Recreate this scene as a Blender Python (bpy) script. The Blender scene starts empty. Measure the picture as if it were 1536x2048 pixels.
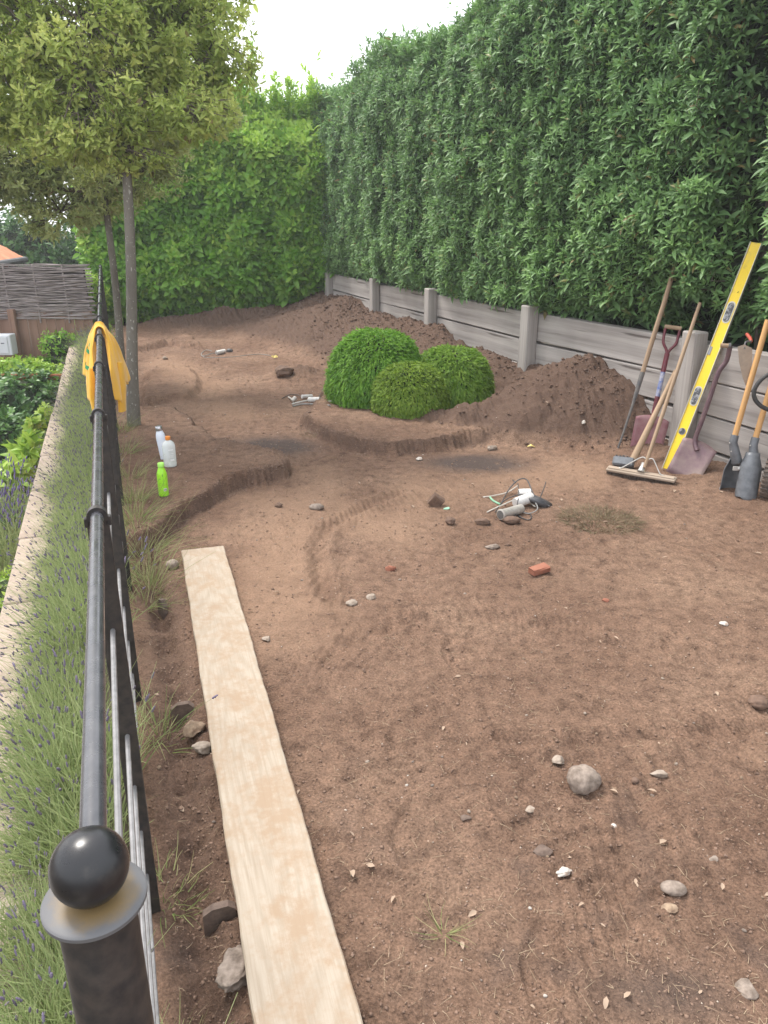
import bpy, math, random
import numpy as np
from mathutils import Vector, Matrix

# ---------------------------------------------------------------- camera, sky, sun, exposure
scene = bpy.context.scene
C = bpy.data.collections.new("place"); scene.collection.children.link(C)
CAM_H, PITCH = 1.70, math.radians(20.3)
FPX = 1540.0
cam_data = bpy.data.cameras.new("camera")
cam = bpy.data.objects.new("camera", cam_data); C.objects.link(cam)
cam.location = (0, 0, CAM_H)
cam.rotation_euler = (math.radians(90) - PITCH, 0, 0)
cam_data.sensor_fit = 'VERTICAL'; cam_data.sensor_height = 32.0
cam_data.lens = FPX / 2048 * 32.0
cam_data.clip_start = 0.02; cam_data.clip_end = 2000
scene.camera = cam

world = bpy.data.worlds.new("World"); scene.world = world; world.use_nodes = True
wn = world.node_tree.nodes; wl = world.node_tree.links
for n in list(wn): wn.remove(n)
SUN_EL, SUN_AZ = math.radians(60), math.radians(-48)
sky = wn.new("ShaderNodeTexSky"); sky.sky_type = 'NISHITA'; sky.sun_disc = False
sky.sun_elevation = SUN_EL; sky.sun_rotation = SUN_AZ
sky.air_density = 1.0; sky.dust_density = 6.0; sky.ozone_density = 1.0
cloud = wn.new("ShaderNodeMixRGB"); cloud.inputs[0].default_value = 0.72      # overcast: cloud over the sky
cloud.inputs[2].default_value = (11.2, 11.5, 11.9, 1)
bg = wn.new("ShaderNodeBackground"); bg.inputs[1].default_value = 0.10
wo = wn.new("ShaderNodeOutputWorld")
wl.new(sky.outputs[0], cloud.inputs[1]); wl.new(cloud.outputs[0], bg.inputs[0]); wl.new(bg.outputs[0], wo.inputs[0])

sd = bpy.data.lights.new("sun", 'SUN'); sd.energy = 1.9; sd.angle = math.radians(18); sd.color = (1, .96, .9)
so = bpy.data.objects.new("sun", sd); C.objects.link(so)
sdir = Vector((math.sin(SUN_AZ) * math.cos(SUN_EL), math.cos(SUN_AZ) * math.cos(SUN_EL), math.sin(SUN_EL)))
so.rotation_euler = sdir.to_track_quat('Z', 'Y').to_euler()

scene.view_settings.view_transform = 'Standard'; scene.view_settings.look = 'None'
scene.view_settings.gamma = 1; scene.view_settings.exposure = 1.15
scene.render.engine = 'CYCLES'
GLARE_DENSITY = .003  # density of the added volume that imitates lens glare

# ---------------------------------------------------------------- picture <-> place
def at(x, y, Y):
    """point at world depth Y seen at photo pixel x, y"""
    u = (x - 768) / FPX; w = (1024 - y) / FPX
    dy = math.cos(PITCH) + w * math.sin(PITCH); dz = -math.sin(PITCH) + w * math.cos(PITCH)
    t = Y / dy
    return Vector((u * t, Y, CAM_H + dz * t))
def gnd(x, y, z=0.0):
    u = (x - 768) / FPX; w = (1024 - y) / FPX
    dy = math.cos(PITCH) + w * math.sin(PITCH); dz = -math.sin(PITCH) + w * math.cos(PITCH)
    t = (z - CAM_H) / dz
    return Vector((u * t, dy * t, z))
def FX(Y): return -.082 - .345 * Y                       # line of the metal railing
WY = [-6, 3.7, 5.08, 5.72, 7.7, 9.9, 11.9, 14.35, 16]
WXs = [7.0, 3.08, 2.55, 2.31, 1.45, .62, -.10, -.95, -1.5]
def WX(Y): return np.interp(Y, WY, WXs)                  # line of the timber wall
R = np.random.default_rng(7)
random.seed(5)

# ---------------------------------------------------------------- noise
_perm = R.permutation(512)
def _h(ix, iy, s): return _perm[(_perm[(_perm[(ix + s * 37) & 511] + iy) & 511] + s) & 511]
_ga = R.uniform(0, 2 * np.pi, 512)
def perlin(x, y, s=0):
    x = np.asarray(x, float); y = np.asarray(y, float)
    ix = np.floor(x).astype(int); iy = np.floor(y).astype(int); fx = x - ix; fy = y - iy
    def g(a, b, dx, dy):
        t = _ga[_h(ix + a, iy + b, s)]
        return np.cos(t) * dx + np.sin(t) * dy
    u = fx * fx * fx * (fx * (fx * 6 - 15) + 10); v = fy * fy * fy * (fy * (fy * 6 - 15) + 10)
    a = g(0, 0, fx, fy) * (1 - u) + g(1, 0, fx - 1, fy) * u
    b = g(0, 1, fx, fy - 1) * (1 - u) + g(1, 1, fx - 1, fy - 1) * u
    return (a * (1 - v) + b * v) * 1.5
def fbm(x, y, o=4, s=0):
    r = 0; a = 1; k = 1
    for i in range(o):
        r = r + a * perlin(np.asarray(x) * k, np.asarray(y) * k, s + i); a *= .5; k *= 2.03
    return r
def sstep(a, b, x):
    t = np.clip((x - a) / (b - a), 0, 1); return t * t * (3 - 2 * t)

# ---------------------------------------------------------------- ground relief
def sdpoly(X, Y, P):
    """signed distance, positive inside"""
    d = np.full(np.shape(X), 1e9); inside = np.zeros(np.shape(X), bool)
    n = len(P)
    for i in range(n):
        ax, ay = P[i]; bx, by = P[(i + 1) % n]
        ex, ey = bx - ax, by - ay
        t = np.clip(((X - ax) * ex + (Y - ay) * ey) / (ex * ex + ey * ey + 1e-12), 0, 1)
        d = np.minimum(d, np.hypot(X - ax - t * ex, Y - ay - t * ey))
        c = ((ay > Y) != (by > Y)) & (X < (bx - ax) * (Y - ay) / (by - ay + 1e-12) + ax)
        inside ^= c
    return np.where(inside, d, -d)
def dline(X, Y, P):
    d = np.full(np.shape(X), 1e9)
    for (ax, ay), (bx, by) in zip(P[:-1], P[1:]):
        ex, ey = bx - ax, by - ay
        t = np.clip(((X - ax) * ex + (Y - ay) * ey) / (ex * ex + ey * ey + 1e-12), 0, 1)
        d = np.minimum(d, np.hypot(X - ax - t * ex, Y - ay - t * ey))
    return d
def gp(pts, z=0.0): return [tuple(gnd(x, y, z))[:2] for x, y in pts]
LEDGE_A = gp([(296, 1108), (310, 1092), (345, 1062), (385, 1030), (430, 1000), (480, 975), (530, 962), (566, 955), (574, 940), (548, 926), (500, 912), (440, 902)])
LEDGE_A += [(-2.0, 7.2), (-2.9, 7.6), (-3.2, 6.0), (-2.2, 3.2)]
LEDGE_B = gp([(612, 852), (650, 876), (700, 898), (760, 908), (830, 905), (900, 893), (965, 884), (1010, 880)])
LEDGE_B += [(1.9, 7.2), (1.2, 9.2), (0.0, 9.0), (-.6, 8.2)]
LEDGE_C = gp([(268, 706), (300, 700), (340, 690), (372, 676)]) + [(-2.7, 11.6), (-4.4, 12.6)]
LEDGE_D = gp([(380, 800), (398, 780), (398, 760), (370, 740), (300, 742), (290, 810)])
TRENCH = gp([(298, 1120), (318, 1200), (340, 1330), (360, 1500), (385, 1700), (405, 1900), (420, 2048)])
TRACK1 = gp([(1010, 1470), (1120, 1482), (1230, 1478), (1340, 1465), (1536, 1450)])
TRACK2 = gp([(655, 1200), (640, 1150), (632, 1100), (655, 1060), (720, 1020), (800, 990)])
TRACK3 = gp([(1230, 2048), (1240, 1900), (1255, 1750), (1290, 1620), (1400, 1500), (1536, 1420)])
TRACK4 = gp([(650, 1330), (700, 1290), (820, 1240), (980, 1230), (1180, 1260)])
rid_y = [3, 5.0, 5.6, 6.0, 6.35, 6.75, 7.1, 7.5, 8.3, 9, 10, 11.5, 13, 14.5]
rid_h = [0, .05, .1, .16, .44, .61, .56, .44, .40, .44, .52, .50, .60, .50]
rid_w = [.5, .5, .5, .55, 1.25, 1.6, 1.5, .95, .75, 1.0, 1.3, 1.5, 2.0, 2.2]
_fr = np.random.default_rng(77)
PRINTS = []
for _ in range(46):
    fy = float(1.3 * (7.0 / 1.3) ** _fr.uniform()); fx_ = float(_fr.uniform(-.25 - .12 * fy, .42 * fy + .2))
    PRINTS.append((fx_, fy, float(_fr.uniform(0, 3.14)), float(_fr.uniform(.6, 1.2))))
def prints(X, Y):
    z = np.zeros_like(X)
    for a, b, t, k in PRINTS:
        m_ = (np.abs(X - a) < .25) & (np.abs(Y - b) < .25)
        if not m_.any(): continue
        dx = X[m_] - a; dy = Y[m_] - b; u = dx * np.cos(t) + dy * np.sin(t); v = -dx * np.sin(t) + dy * np.cos(t)
        w_ = .046 + .012 * np.cos(u * 22)
        r = np.maximum(np.abs(v) / w_, np.abs(u) / .145) ; e = np.hypot(v / w_, u / .145)
        q = sstep(1.08, .86, .5 * r + .5 * e)
        z[m_] += k * (-.0075 * q + .0022 * q * np.sin(u * 340) * (np.abs(np.sin(u * 30)) > .2) + .005 * np.exp(-((e - 1.22) / .14) ** 2))
    return z
def mound(X, Y):
    Yq = Y + .1 * perlin(X * 1.7, Y * 1.7, 31)
    dw = (WX(Y) - X) * .93
    h = np.interp(Yq, rid_y, rid_h) * (1 + .25 * perlin(X * 1.3, Y * 1.3, 30)); w = np.interp(Yq, rid_y, rid_w)
    a = h * np.clip(1.06 - np.abs(dw - .05) / w, 0, 1) ** .95
    b = (.34 + .1 * perlin(X * 1.1, Y, 33)) * np.clip(1 - np.abs(14.2 - Y) / 1.3, 0, 1) * sstep(-5.2, -2.6, X)
    c = .14 * np.clip(1 - np.hypot(X + 1.0, (Y - 9.3) * 1.1) / .55, 0, 1)
    k = sstep(.30, .80, np.hypot(X - .68, Y - 7.42)) * sstep(.3, .7, np.hypot(X, Y - 7.4))
    return np.maximum(np.maximum(a * k, b), c)
def H(X, Y, fine=True):
    X = np.asarray(X, float); Y = np.asarray(Y, float)
    z = .018 * fbm(X * .7, Y * .7, 2, 1)
    j = .05 * fbm(X * 3.1, Y * 3.1, 5, 5) + .012 * perlin(X * 26, Y * 26, 9)
    z = z + .105 * sstep(-.025, .012, sdpoly(X, Y, LEDGE_A) + j)
    m = mound(X, Y)
    lb = .11 * sstep(-.03, .015, sdpoly(X, Y, LEDGE_B) + j)
    z = z + np.maximum(lb, m) - m
    z = z + .09 * sstep(-.05, .04, sdpoly(X, Y, LEDGE_C) + j)
    z = z + .07 * sstep(-.06, .04, sdpoly(X, Y, LEDGE_D) + j)
    z = z - .055 * np.exp(-(dline(X, Y, TRENCH) / .045) ** 2) * (1 + .8 * perlin(X * 9, Y * 9, 8))
    for T, q, w in ((TRACK1, .015, .030), (TRACK2, .022, .035), (TRACK3, .012, .055), (TRACK4, .012, .04)):
        d = dline(X, Y, T)
        z = z - q * np.exp(-(d / w) ** 2) + .55 * q * np.exp(-((d - 2.0 * w) / (.8 * w)) ** 2)
        z = z + .0040 * np.sin(X * 150 + 40 * perlin(X, Y, 12)) * np.exp(-((d - 1.2 * w) / (2.2 * w)) ** 2)
    z = z + m
    mf = sstep(.02, .15, m)
    z = z + .010 * fbm(X * 4, Y * 4, 3, 14) * (1 + 2.2 * mf)
    if fine:
        z = z + prints(X, Y) * (1 - mf)
        rough = .4 + .6 * sstep(-.2, .5, perlin(X * 1.3, Y * 1.3, 41))
        near = 1 + .8 * sstep(.35, .05, np.abs(dline(X, Y, TRENCH) - .05))
        k = fbm(X * 16, Y * 16, 4, 20)
        z = z + (.0095 * rough * near + .020 * mf) * k
        cl = np.clip(fbm(X * 30, Y * 30, 2, 26) - .35, 0, 1)
        z = z + (.010 * rough * near + .022 * mf) * cl
    return z
def hz(x, y): return float(H(np.array([x]), np.array([y]), False)[0])
def gd(x, y):
    """where the ray through photo pixel x, y meets the relief"""
    z = 0.0
    for _ in range(12):
        p = gnd(x, y, z); z = .5 * z + .5 * hz(p.x, p.y)
    return Vector((p.x, p.y, z))

# ---------------------------------------------------------------- naming, tagging, building
ORG = {}
def tag(o, label=None, cat=None, group=None, kind=None):
    if label: o['label'] = label
    if cat: o['category'] = cat
    if group: o['group'] = group
    if kind: o['kind'] = kind
    return o
def thing(name, loc, label, cat, group=None):
    o = bpy.data.objects.new(name, None); C.objects.link(o); o.location = loc
    o.empty_display_size = .05
    ORG[o.name] = Vector(loc)
    return tag(o, label, cat, group)
def link(me, name, parent=None):
    o = bpy.data.objects.new(name, me); C.objects.link(o)
    if parent is not None:
        o.parent = parent; ORG[o.name] = ORG.get(parent.name, Vector((0, 0, 0)))
    else: ORG[o.name] = Vector((0, 0, 0))
    return o
def mesh_np(name, V, faces, mat, parent=None, smooth=False, attrs=None, origin=None, mats=None, midx=None):
    """faces: list of (m,k) index arrays"""
    V = np.asarray(V, float)
    off = ORG.get(parent.name, Vector()) if parent is not None else Vector()
    if origin is not None and parent is None: off = Vector(origin)
    V = V - np.array(off)
    me = bpy.data.meshes.new(name)
    faces = [np.asarray(f, dtype=np.int32) for f in faces if len(f)]
    nl = sum(f.size for f in faces); nf = sum(len(f) for f in faces)
    me.vertices.add(len(V)); me.vertices.foreach_set('co', V.astype(np.float32).ravel())
    me.loops.add(nl); me.polygons.add(nf)
    me.loops.foreach_set('vertex_index', np.concatenate([f.ravel() for f in faces]))
    tot = np.concatenate([np.full(len(f), f.shape[1], np.int32) for f in faces])
    st = np.concatenate([[0], np.cumsum(tot)[:-1]]).astype(np.int32)
    me.polygons.foreach_set('loop_start', st)
    if smooth: me.polygons.foreach_set('use_smooth', np.ones(nf, bool))
    if attrs:
        for k, a in attrs.items():
            at_ = me.attributes.new(k, 'FLOAT', 'POINT'); at_.data.foreach_set('value', np.asarray(a, np.float32))
    if mats:
        for m in mats: me.materials.append(m)
        me.polygons.foreach_set('material_index', np.asarray(midx, np.int32))
    else: me.materials.append(mat)
    me.update(calc_edges=True); me.validate()
    o = link(me, name, parent)
    if parent is None and origin is not None: o.location = origin; ORG[o.name] = Vector(origin)
    return o

def frame(d):
    d = Vector(d).normalized()
    a = Vector((0, 0, 1)) if abs(d.z) < .95 else Vector((1, 0, 0))
    x = d.cross(a).normalized(); y = d.cross(x).normalized()
    return x, y, d
class MB:
    def __init__(s): s.v = []; s.f = []
    def add(s, vs, fs):
        b = len(s.v); s.v += [tuple(v) for v in vs]; s.f += [tuple(i + b for i in f) for f in fs]; return s
    def box(s, c, size, M=None, bev=0.0):
        """centre, full size, optional 3x3 rotation"""
        hx, hy, hz_ = [q / 2 for q in size]
        if bev <= 0:
            L = [(-hx, -hy, -hz_), (hx, -hy, -hz_), (hx, hy, -hz_), (-hx, hy, -hz_), (-hx, -hy, hz_), (hx, -hy, hz_), (hx, hy, hz_), (-hx, hy, hz_)]
            F = [(0, 3, 2, 1), (4, 5, 6, 7), (0, 1, 5, 4), (1, 2, 6, 5), (2, 3, 7, 6), (3, 0, 4, 7)]
        else:
            b = min(bev, hx * .45, hy * .45, hz_ * .45); L = []; F = []
            for sx in (-1, 1):
                for sy in (-1, 1):
                    for sz in (-1, 1):
                        L += [(sx * hx, sy * (hy - b), sz * (hz_ - b)), (sx * (hx - b), sy * hy, sz * (hz_ - b)), (sx * (hx - b), sy * (hy - b), sz * hz_)]
            def I(sx, sy, sz, k): return (((sx > 0) * 2 + (sy > 0)) * 2 + (sz > 0)) * 3 + k
            for q in (-1, 1):
                F.append([I(q, -1, -1, 0), I(q, 1, -1, 0), I(q, 1, 1, 0), I(q, -1, 1, 0)])
                F.append([I(-1, q, -1, 1), I(1, q, -1, 1), I(1, q, 1, 1), I(-1, q, 1, 1)])
                F.append([I(-1, -1, q, 2), I(1, -1, q, 2), I(1, 1, q, 2), I(-1, 1, q, 2)])
                for r in (-1, 1):
                    F.append([I(q, r, -1, 0), I(q, r, 1, 0), I(q, r, 1, 1), I(q, r, -1, 1)])
                    F.append([I(q, -1, r, 0), I(q, 1, r, 0), I(q, 1, r, 2), I(q, -1, r, 2)])
                    F.append([I(-1, q, r, 1), I(1, q, r, 1), I(1, q, r, 2), I(-1, q, r, 2)])
                    for t in (-1, 1): F.append([I(q, r, t, 0), I(q, r, t, 1), I(q, r, t, 2)])
        c = Vector(c)
        vs = [c + (M @ Vector(p) if M is not None else Vector(p)) for p in L]
        # make normals outward
        F2 = []
        for f in F:
            n = (Vector(L[f[1]]) - Vector(L[f[0]])).cross(Vector(L[f[2]]) - Vector(L[f[0]]))
            m = sum((Vector(L[i]) for i in f), Vector()) / len(f)
            F2.append(tuple(f) if n.dot(m) > 0 else tuple(reversed(f)))
        return s.add(vs, F2)
    def tube(s, pts, rad, seg=10, cap=True, flat=1.0):
        pts = [Vector(p) for p in pts]; n = len(pts)
        if not hasattr(rad, '__len__'): rad = [rad] * n
        vs = []; fs = []
        x = None
        for i, p in enumerate(pts):
            d = (pts[min(i + 1, n - 1)] - pts[max(i - 1, 0)]).normalized()
            if x is None: x, y, _ = frame(d)
            else:
                x = (x - d * x.dot(d))
                x = x.normalized() if x.length > 1e-6 else frame(d)[0]
                y = d.cross(x)
            for k in range(seg):
                a = 2 * math.pi * k / seg
                vs.append(p + x * (math.cos(a) * rad[i]) + y * (math.sin(a) * rad[i] * flat))
        for i in range(n - 1):
            for k in range(seg):
                k2 = (k + 1) % seg
                fs.append((i * seg + k, i * seg + k2, (i + 1) * seg + k2, (i + 1) * seg + k))
        if cap: fs += [tuple(range(seg - 1, -1, -1)), tuple((n - 1) * seg + k for k in range(seg))]
        return s.add(vs, fs)
    def lathe(s, prof, o=(0, 0, 0), axis=(0, 0, 1), seg=24, sx=1.0):
        x, y, d = frame(axis); o = Vector(o)
        if axis == (0, 0, 1): x, y, d = Vector((1, 0, 0)), Vector((0, 1, 0)), Vector((0, 0, 1))
        vs = []; fs = []; n = len(prof)
        for r, h in prof:
            for k in range(seg):
                a = 2 * math.pi * k / seg
                vs.append(o + x * (r * math.cos(a)) * sx + y * (r * math.sin(a)) + d * h)
        for i in range(n - 1):
            for k in range(seg):
                k2 = (k + 1) % seg; fs.append((i * seg + k, i * seg + k2, (i + 1) * seg + k2, (i + 1) * seg + k))
        fs += [tuple(range(seg - 1, -1, -1)), tuple((n - 1) * seg + k for k in range(seg))]
        return s.add(vs, fs)
    def slab(s, poly, t, o, x, y):
        """polygon in plane o + a x + b y, extruded by t along x cross y (centred)"""
        o = Vector(o); x = Vector(x).normalized(); y = Vector(y).normalized(); z = x.cross(y).normalized(); n = len(poly)
        vs = [o + x * a + y * b - z * t / 2 for a, b in poly] + [o + x * a + y * b + z * t / 2 for a, b in poly]
        fs = [tuple(range(n - 1, -1, -1)), tuple(range(n, 2 * n))] + [(i, (i + 1) % n, n + (i + 1) % n, n + i) for i in range(n)]
        return s.add(vs, fs)
    def build(s, name, mat, parent=None, smooth=False, origin=None):
        off = ORG.get(parent.name, Vector()) if parent is not None else (Vector(origin) if origin is not None else Vector())
        me = bpy.data.meshes.new(name)
        me.from_pydata([Vector(v) - off for v in s.v], [], s.f); me.materials.append(mat)
        me.validate(); me.update()
        if smooth:
            me.polygons.foreach_set('use_smooth', [True] * len(me.polygons))
            try: me.set_sharp_from_angle(angle=math.radians(38))
            except Exception: pass
        o = link(me, name, parent)
        if parent is None and origin is not None: o.location = origin; ORG[o.name] = Vector(origin)
        return o
def place_local(o, parent, loc, rot=None):
    """object whose mesh is around its own origin, standing at world loc"""
    o.parent = parent; off = ORG.get(parent.name, Vector()) if parent is not None else Vector()
    o.location = Vector(loc) - off
    if rot is not None: o.rotation_euler = rot

# ---------------------------------------------------------------- materials
def ramp(nt, fac, stops):
    r = nt.nodes.new("ShaderNodeValToRGB"); e = r.color_ramp.elements
    while len(e) < len(stops): e.new(.5)
    for k, (p, c) in enumerate(stops): e[k].position = p; e[k].color = (*c, 1)
    nt.links.new(fac, r.inputs[0]); return r
def base_mat(name):
    m = bpy.data.materials.new(name); m.use_nodes = True; nt = m.node_tree
    return m, nt, nt.nodes["Principled BSDF"]
def noise(nt, scale, detail=5, rough=.6, vec=None, stretch=None, obj=True):
    tc = nt.nodes.new("ShaderNodeTexCoord"); src = tc.outputs['Object']
    if stretch:
        mp = nt.nodes.new("ShaderNodeMapping"); mp.inputs['Scale'].default_value = stretch
        nt.links.new(src, mp.inputs[0]); src = mp.outputs[0]
    n = nt.nodes.new("ShaderNodeTexNoise"); n.inputs['Scale'].default_value = scale
    n.inputs['Detail'].default_value = detail; n.inputs['Roughness'].default_value = rough
    nt.links.new(src, n.inputs['Vector']); return n
def bump(nt, b, h, strength, dist):
    bp = nt.nodes.new("ShaderNodeBump"); bp.inputs['Strength'].default_value = strength; bp.inputs['Distance'].default_value = dist
    nt.links.new(h, bp.inputs['Height']); nt.links.new(bp.outputs[0], b.inputs['Normal']); return bp
def plain(name, c1, c2=None, rough=.6, metal=0.0, scale=20, bmp=.15, dist=.002, spec=.5, stretch=None, lo=.35, hi=.65, detail=6):
    m, nt, b = base_mat(name); c2 = c2 or tuple(x * .7 for x in c1)
    n = noise(nt, scale, detail, .6, stretch=stretch)
    r = ramp(nt, n.outputs[0], [(lo, c1), (hi, c2)]); nt.links.new(r.outputs[0], b.inputs['Base Color'])
    mr = nt.nodes.new("ShaderNodeMapRange"); mr.inputs['From Min'].default_value = .3; mr.inputs['From Max'].default_value = .7
    mr.inputs['To Min'].default_value = max(.05, rough - .10); mr.inputs['To Max'].default_value = min(1, rough + .16)
    n9 = noise(nt, scale * .37, 7, .7); nt.links.new(n9.outputs[0], mr.inputs['Value']); nt.links.new(mr.outputs[0], b.inputs['Roughness'])
    b.inputs['Metallic'].default_value = metal
    b.inputs['Specular IOR Level'].default_value = spec
    if bmp: bump(nt, b, n.outputs[0], bmp, dist)
    return m
def leaf_mat(name, c_dark, c_light, tip=None, back=None, rough=.4, trans=.3, spec=.4, odd=None):
    """per-leaf variation, attribute tone = young growth, plus painted top light on the laurel"""
    m, nt, b = base_mat(name)
    g = nt.nodes.new("ShaderNodeNewGeometry"); at_ = nt.nodes.new("ShaderNodeAttribute"); at_.attribute_name = 'tone'
    r = ramp(nt, g.outputs['Random Per Island'], [(0.0, c_dark), (.96 if odd else 1.0, c_light)] + ([(.985, odd)] if odd else []))
    mx = nt.nodes.new("ShaderNodeMixRGB"); mx.inputs[2].default_value = (*(tip or c_light), 1)
    nt.links.new(at_.outputs['Fac'], mx.inputs[0]); nt.links.new(r.outputs[0], mx.inputs[1])
    nt.links.new(mx.outputs[0], b.inputs['Base Color'])
    b.inputs['Roughness'].default_value = rough; b.inputs['Specular IOR Level'].default_value = spec
    tr = nt.nodes.new("ShaderNodeBsdfTranslucent"); nt.links.new(mx.outputs[0], tr.inputs[0])
    ms = nt.nodes.new("ShaderNodeMixShader"); ms.inputs[0].default_value = trans
    nt.links.new(b.outputs[0], ms.inputs[1]); nt.links.new(tr.outputs[0], ms.inputs[2])
    nt.links.new(ms.outputs[0], nt.nodes["Material Output"].inputs[0]); return m
def soil_mat():
    m, nt, b = base_mat("soil")
    n1 = noise(nt, .9, 5, .6); n2 = noise(nt, 14, 8, .7); n3 = noise(nt, 120, 6, .75)
    r1 = ramp(nt, n1.outputs[0], [(.34, (.155, .093, .064)), (.52, (.205, .128, .089)), (.68, (.258, .167, .116))])
    r2 = ramp(nt, n2.outputs[0], [(.3, (.52, .50, .50)), (.5, (1, 1, 1)), (.72, (1.3, 1.28, 1.26))])
    r3 = ramp(nt, n3.outputs[0], [(.3, (.5, .5, .5)), (.52, (1, 1, 1)), (.7, (1.35, 1.35, 1.35))])
    def mul(a, c):
        x = nt.nodes.new("ShaderNodeMixRGB"); x.blend_type = 'MULTIPLY'; x.inputs[0].default_value = 1
        nt.links.new(a, x.inputs[1]); nt.links.new(c, x.inputs[2]); return x.outputs[0]
    c = mul(mul(r1.outputs[0], r2.outputs[0]), r3.outputs[0])
    for nm, col in (('dry', (.33, .212, .142)), ('fresh', (.112, .072, .054)), ('damp', (.085, .064, .056))):
        a = nt.nodes.new("ShaderNodeAttribute"); a.attribute_name = nm
        x = nt.nodes.new("ShaderNodeMixRGB"); x.inputs[2].default_value = (*col, 1)
        nt.links.new(a.outputs['Fac'], x.inputs[0]); nt.links.new(c, x.inputs[1]); c = x.outputs[0]
    c = mul(c, ramp(nt, n3.outputs[0], [(.35, (.85, .85, .85)), (.65, (1.12, 1.12, 1.12))]).outputs[0])
    nt.links.new(c, b.inputs['Base Color']); b.inputs['Roughness'].default_value = .95; b.inputs['Specular IOR Level'].default_value = .15
    a1 = nt.nodes.new("ShaderNodeMath"); a1.operation = 'MULTIPLY_ADD'; a1.inputs[1].default_value = .35
    nt.links.new(n3.outputs[0], a1.inputs[0]); nt.links.new(n2.outputs[0], a1.inputs[2])
    bump(nt, b, a1.outputs[0], 1.0, .022)
    return m
M = {}
M['soil'] = soil_mat()
M['crumb'] = plain("soil_crumb", (.25, .168, .125), (.16, .105, .078), rough=.95, scale=3, bmp=0, spec=.1)
M['clod'] = plain('fresh_clod', (.16, .106, .08), (.11, .072, .054), rough=.95, scale=30, bmp=.4, dist=.004, spec=.1)
M['straw'] = plain("straw", (.42, .32, .21), (.24, .17, .11), rough=.8, scale=5, bmp=0)
M['fleck'] = plain("pale_fleck", (.50, .42, .34), (.32, .235, .18), rough=.8, scale=3, bmp=0)
M['stone_grey'] = plain("stone_grey", (.28, .225, .185), (.125, .095, .075), rough=.9, scale=38, bmp=.6, dist=.006)
M['stone_tan'] = plain("stone_tan", (.34, .25, .17), (.15, .095, .062), rough=.9, scale=34, bmp=.7, dist=.008)
M['stone_pale'] = plain("stone_pale", (.34, .28, .23), (.19, .145, .11), rough=.9, scale=42, bmp=.5, dist=.004)
M['stone_brown'] = plain("stone_brown", (.17, .105, .073), (.10, .062, .045), rough=.9, scale=40, bmp=.7, dist=.008)
M['chalk'] = plain("chalk", (.44, .41, .37), (.30, .22, .17), rough=.9, scale=45, bmp=.5, dist=.004, lo=.5, hi=.62)
M['brick_red'] = plain("brick_red", (.29, .115, .07), (.24, .09, .055), rough=.9, scale=35, bmp=.5, dist=.003)
M['slate'] = plain("slate", (.15, .105, .082), (.085, .058, .045), rough=.9, scale=40, bmp=.5, dist=.004)

def wood(name, c1, c2, crack, axis=0, sc=2.0, cracks=.5, rough=.8, bmp=.5):
    m, nt, b = base_mat(name)
    st = [14, 14, 14]; st[axis] = .30
    n = noise(nt, sc, 7, .65, stretch=st); st2 = [40, 40, 40]; st2[axis] = .9
    n2 = noise(nt, sc * .8, 4, .5, stretch=st2)
    n3 = noise(nt, 1.1, 3, .5)
    r = ramp(nt, n.outputs[0], [(.3, c2), (.62, c1)])
    r2 = ramp(nt, n2.outputs[0], [(.27, crack), (.36, (1, 1, 1))])
    r3 = ramp(nt, n3.outputs[0], [(.35, (.8, .79, .78)), (.65, (1.1, 1.1, 1.1))])
    x = nt.nodes.new("ShaderNodeMixRGB"); x.blend_type = 'MULTIPLY'; x.inputs[0].default_value = cracks
    nt.links.new(r.outputs[0], x.inputs[1]); nt.links.new(r2.outputs[0], x.inputs[2])
    y = nt.nodes.new("ShaderNodeMixRGB"); y.blend_type = 'MULTIPLY'; y.inputs[0].default_value = 1
    nt.links.new(x.outputs[0], y.inputs[1]); nt.links.new(r3.outputs[0], y.inputs[2])
    nt.links.new(y.outputs[0], b.inputs['Base Color']); b.inputs['Roughness'].default_value = rough; b.inputs['Specular IOR Level'].default_value = .25
    ad = nt.nodes.new("ShaderNodeMath"); ad.operation = 'ADD'; nt.links.new(n.outputs[0], ad.inputs[0]); nt.links.new(r2.outputs[0], ad.inputs[1])
    bump(nt, b, ad.outputs[0], bmp, .006); return m
M['sleeper'] = wood("weathered_oak", (.45, .415, .39), (.27, .245, .23), (.25, .22, .21), 0, 1.6, .85)
M['sleeper_post'] = wood("weathered_oak_post", (.42, .39, .365), (.26, .235, .22), (.30, .27, .26), 2, 1.6, .8)
M['handle_ash'] = wood("ash_handle", (.40, .285, .19), (.27, .19, .13), (.5, .4, .35), 2, 2.5, .4)
M['handle_new'] = wood("new_handle", (.62, .36, .15), (.50, .27, .10), (.7, .5, .4), 2, 2.5, .3, rough=.45)
M['fence_wood'] = wood("red_cedar", (.30, .185, .135), (.20, .12, .085), (.35, .27, .24), 2, 1.2, .6)
M['fence_red'] = wood("red_stained_board", (.36, .125, .06), (.25, .085, .04), (.5, .4, .35), 0, 1.2, .5)

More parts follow.
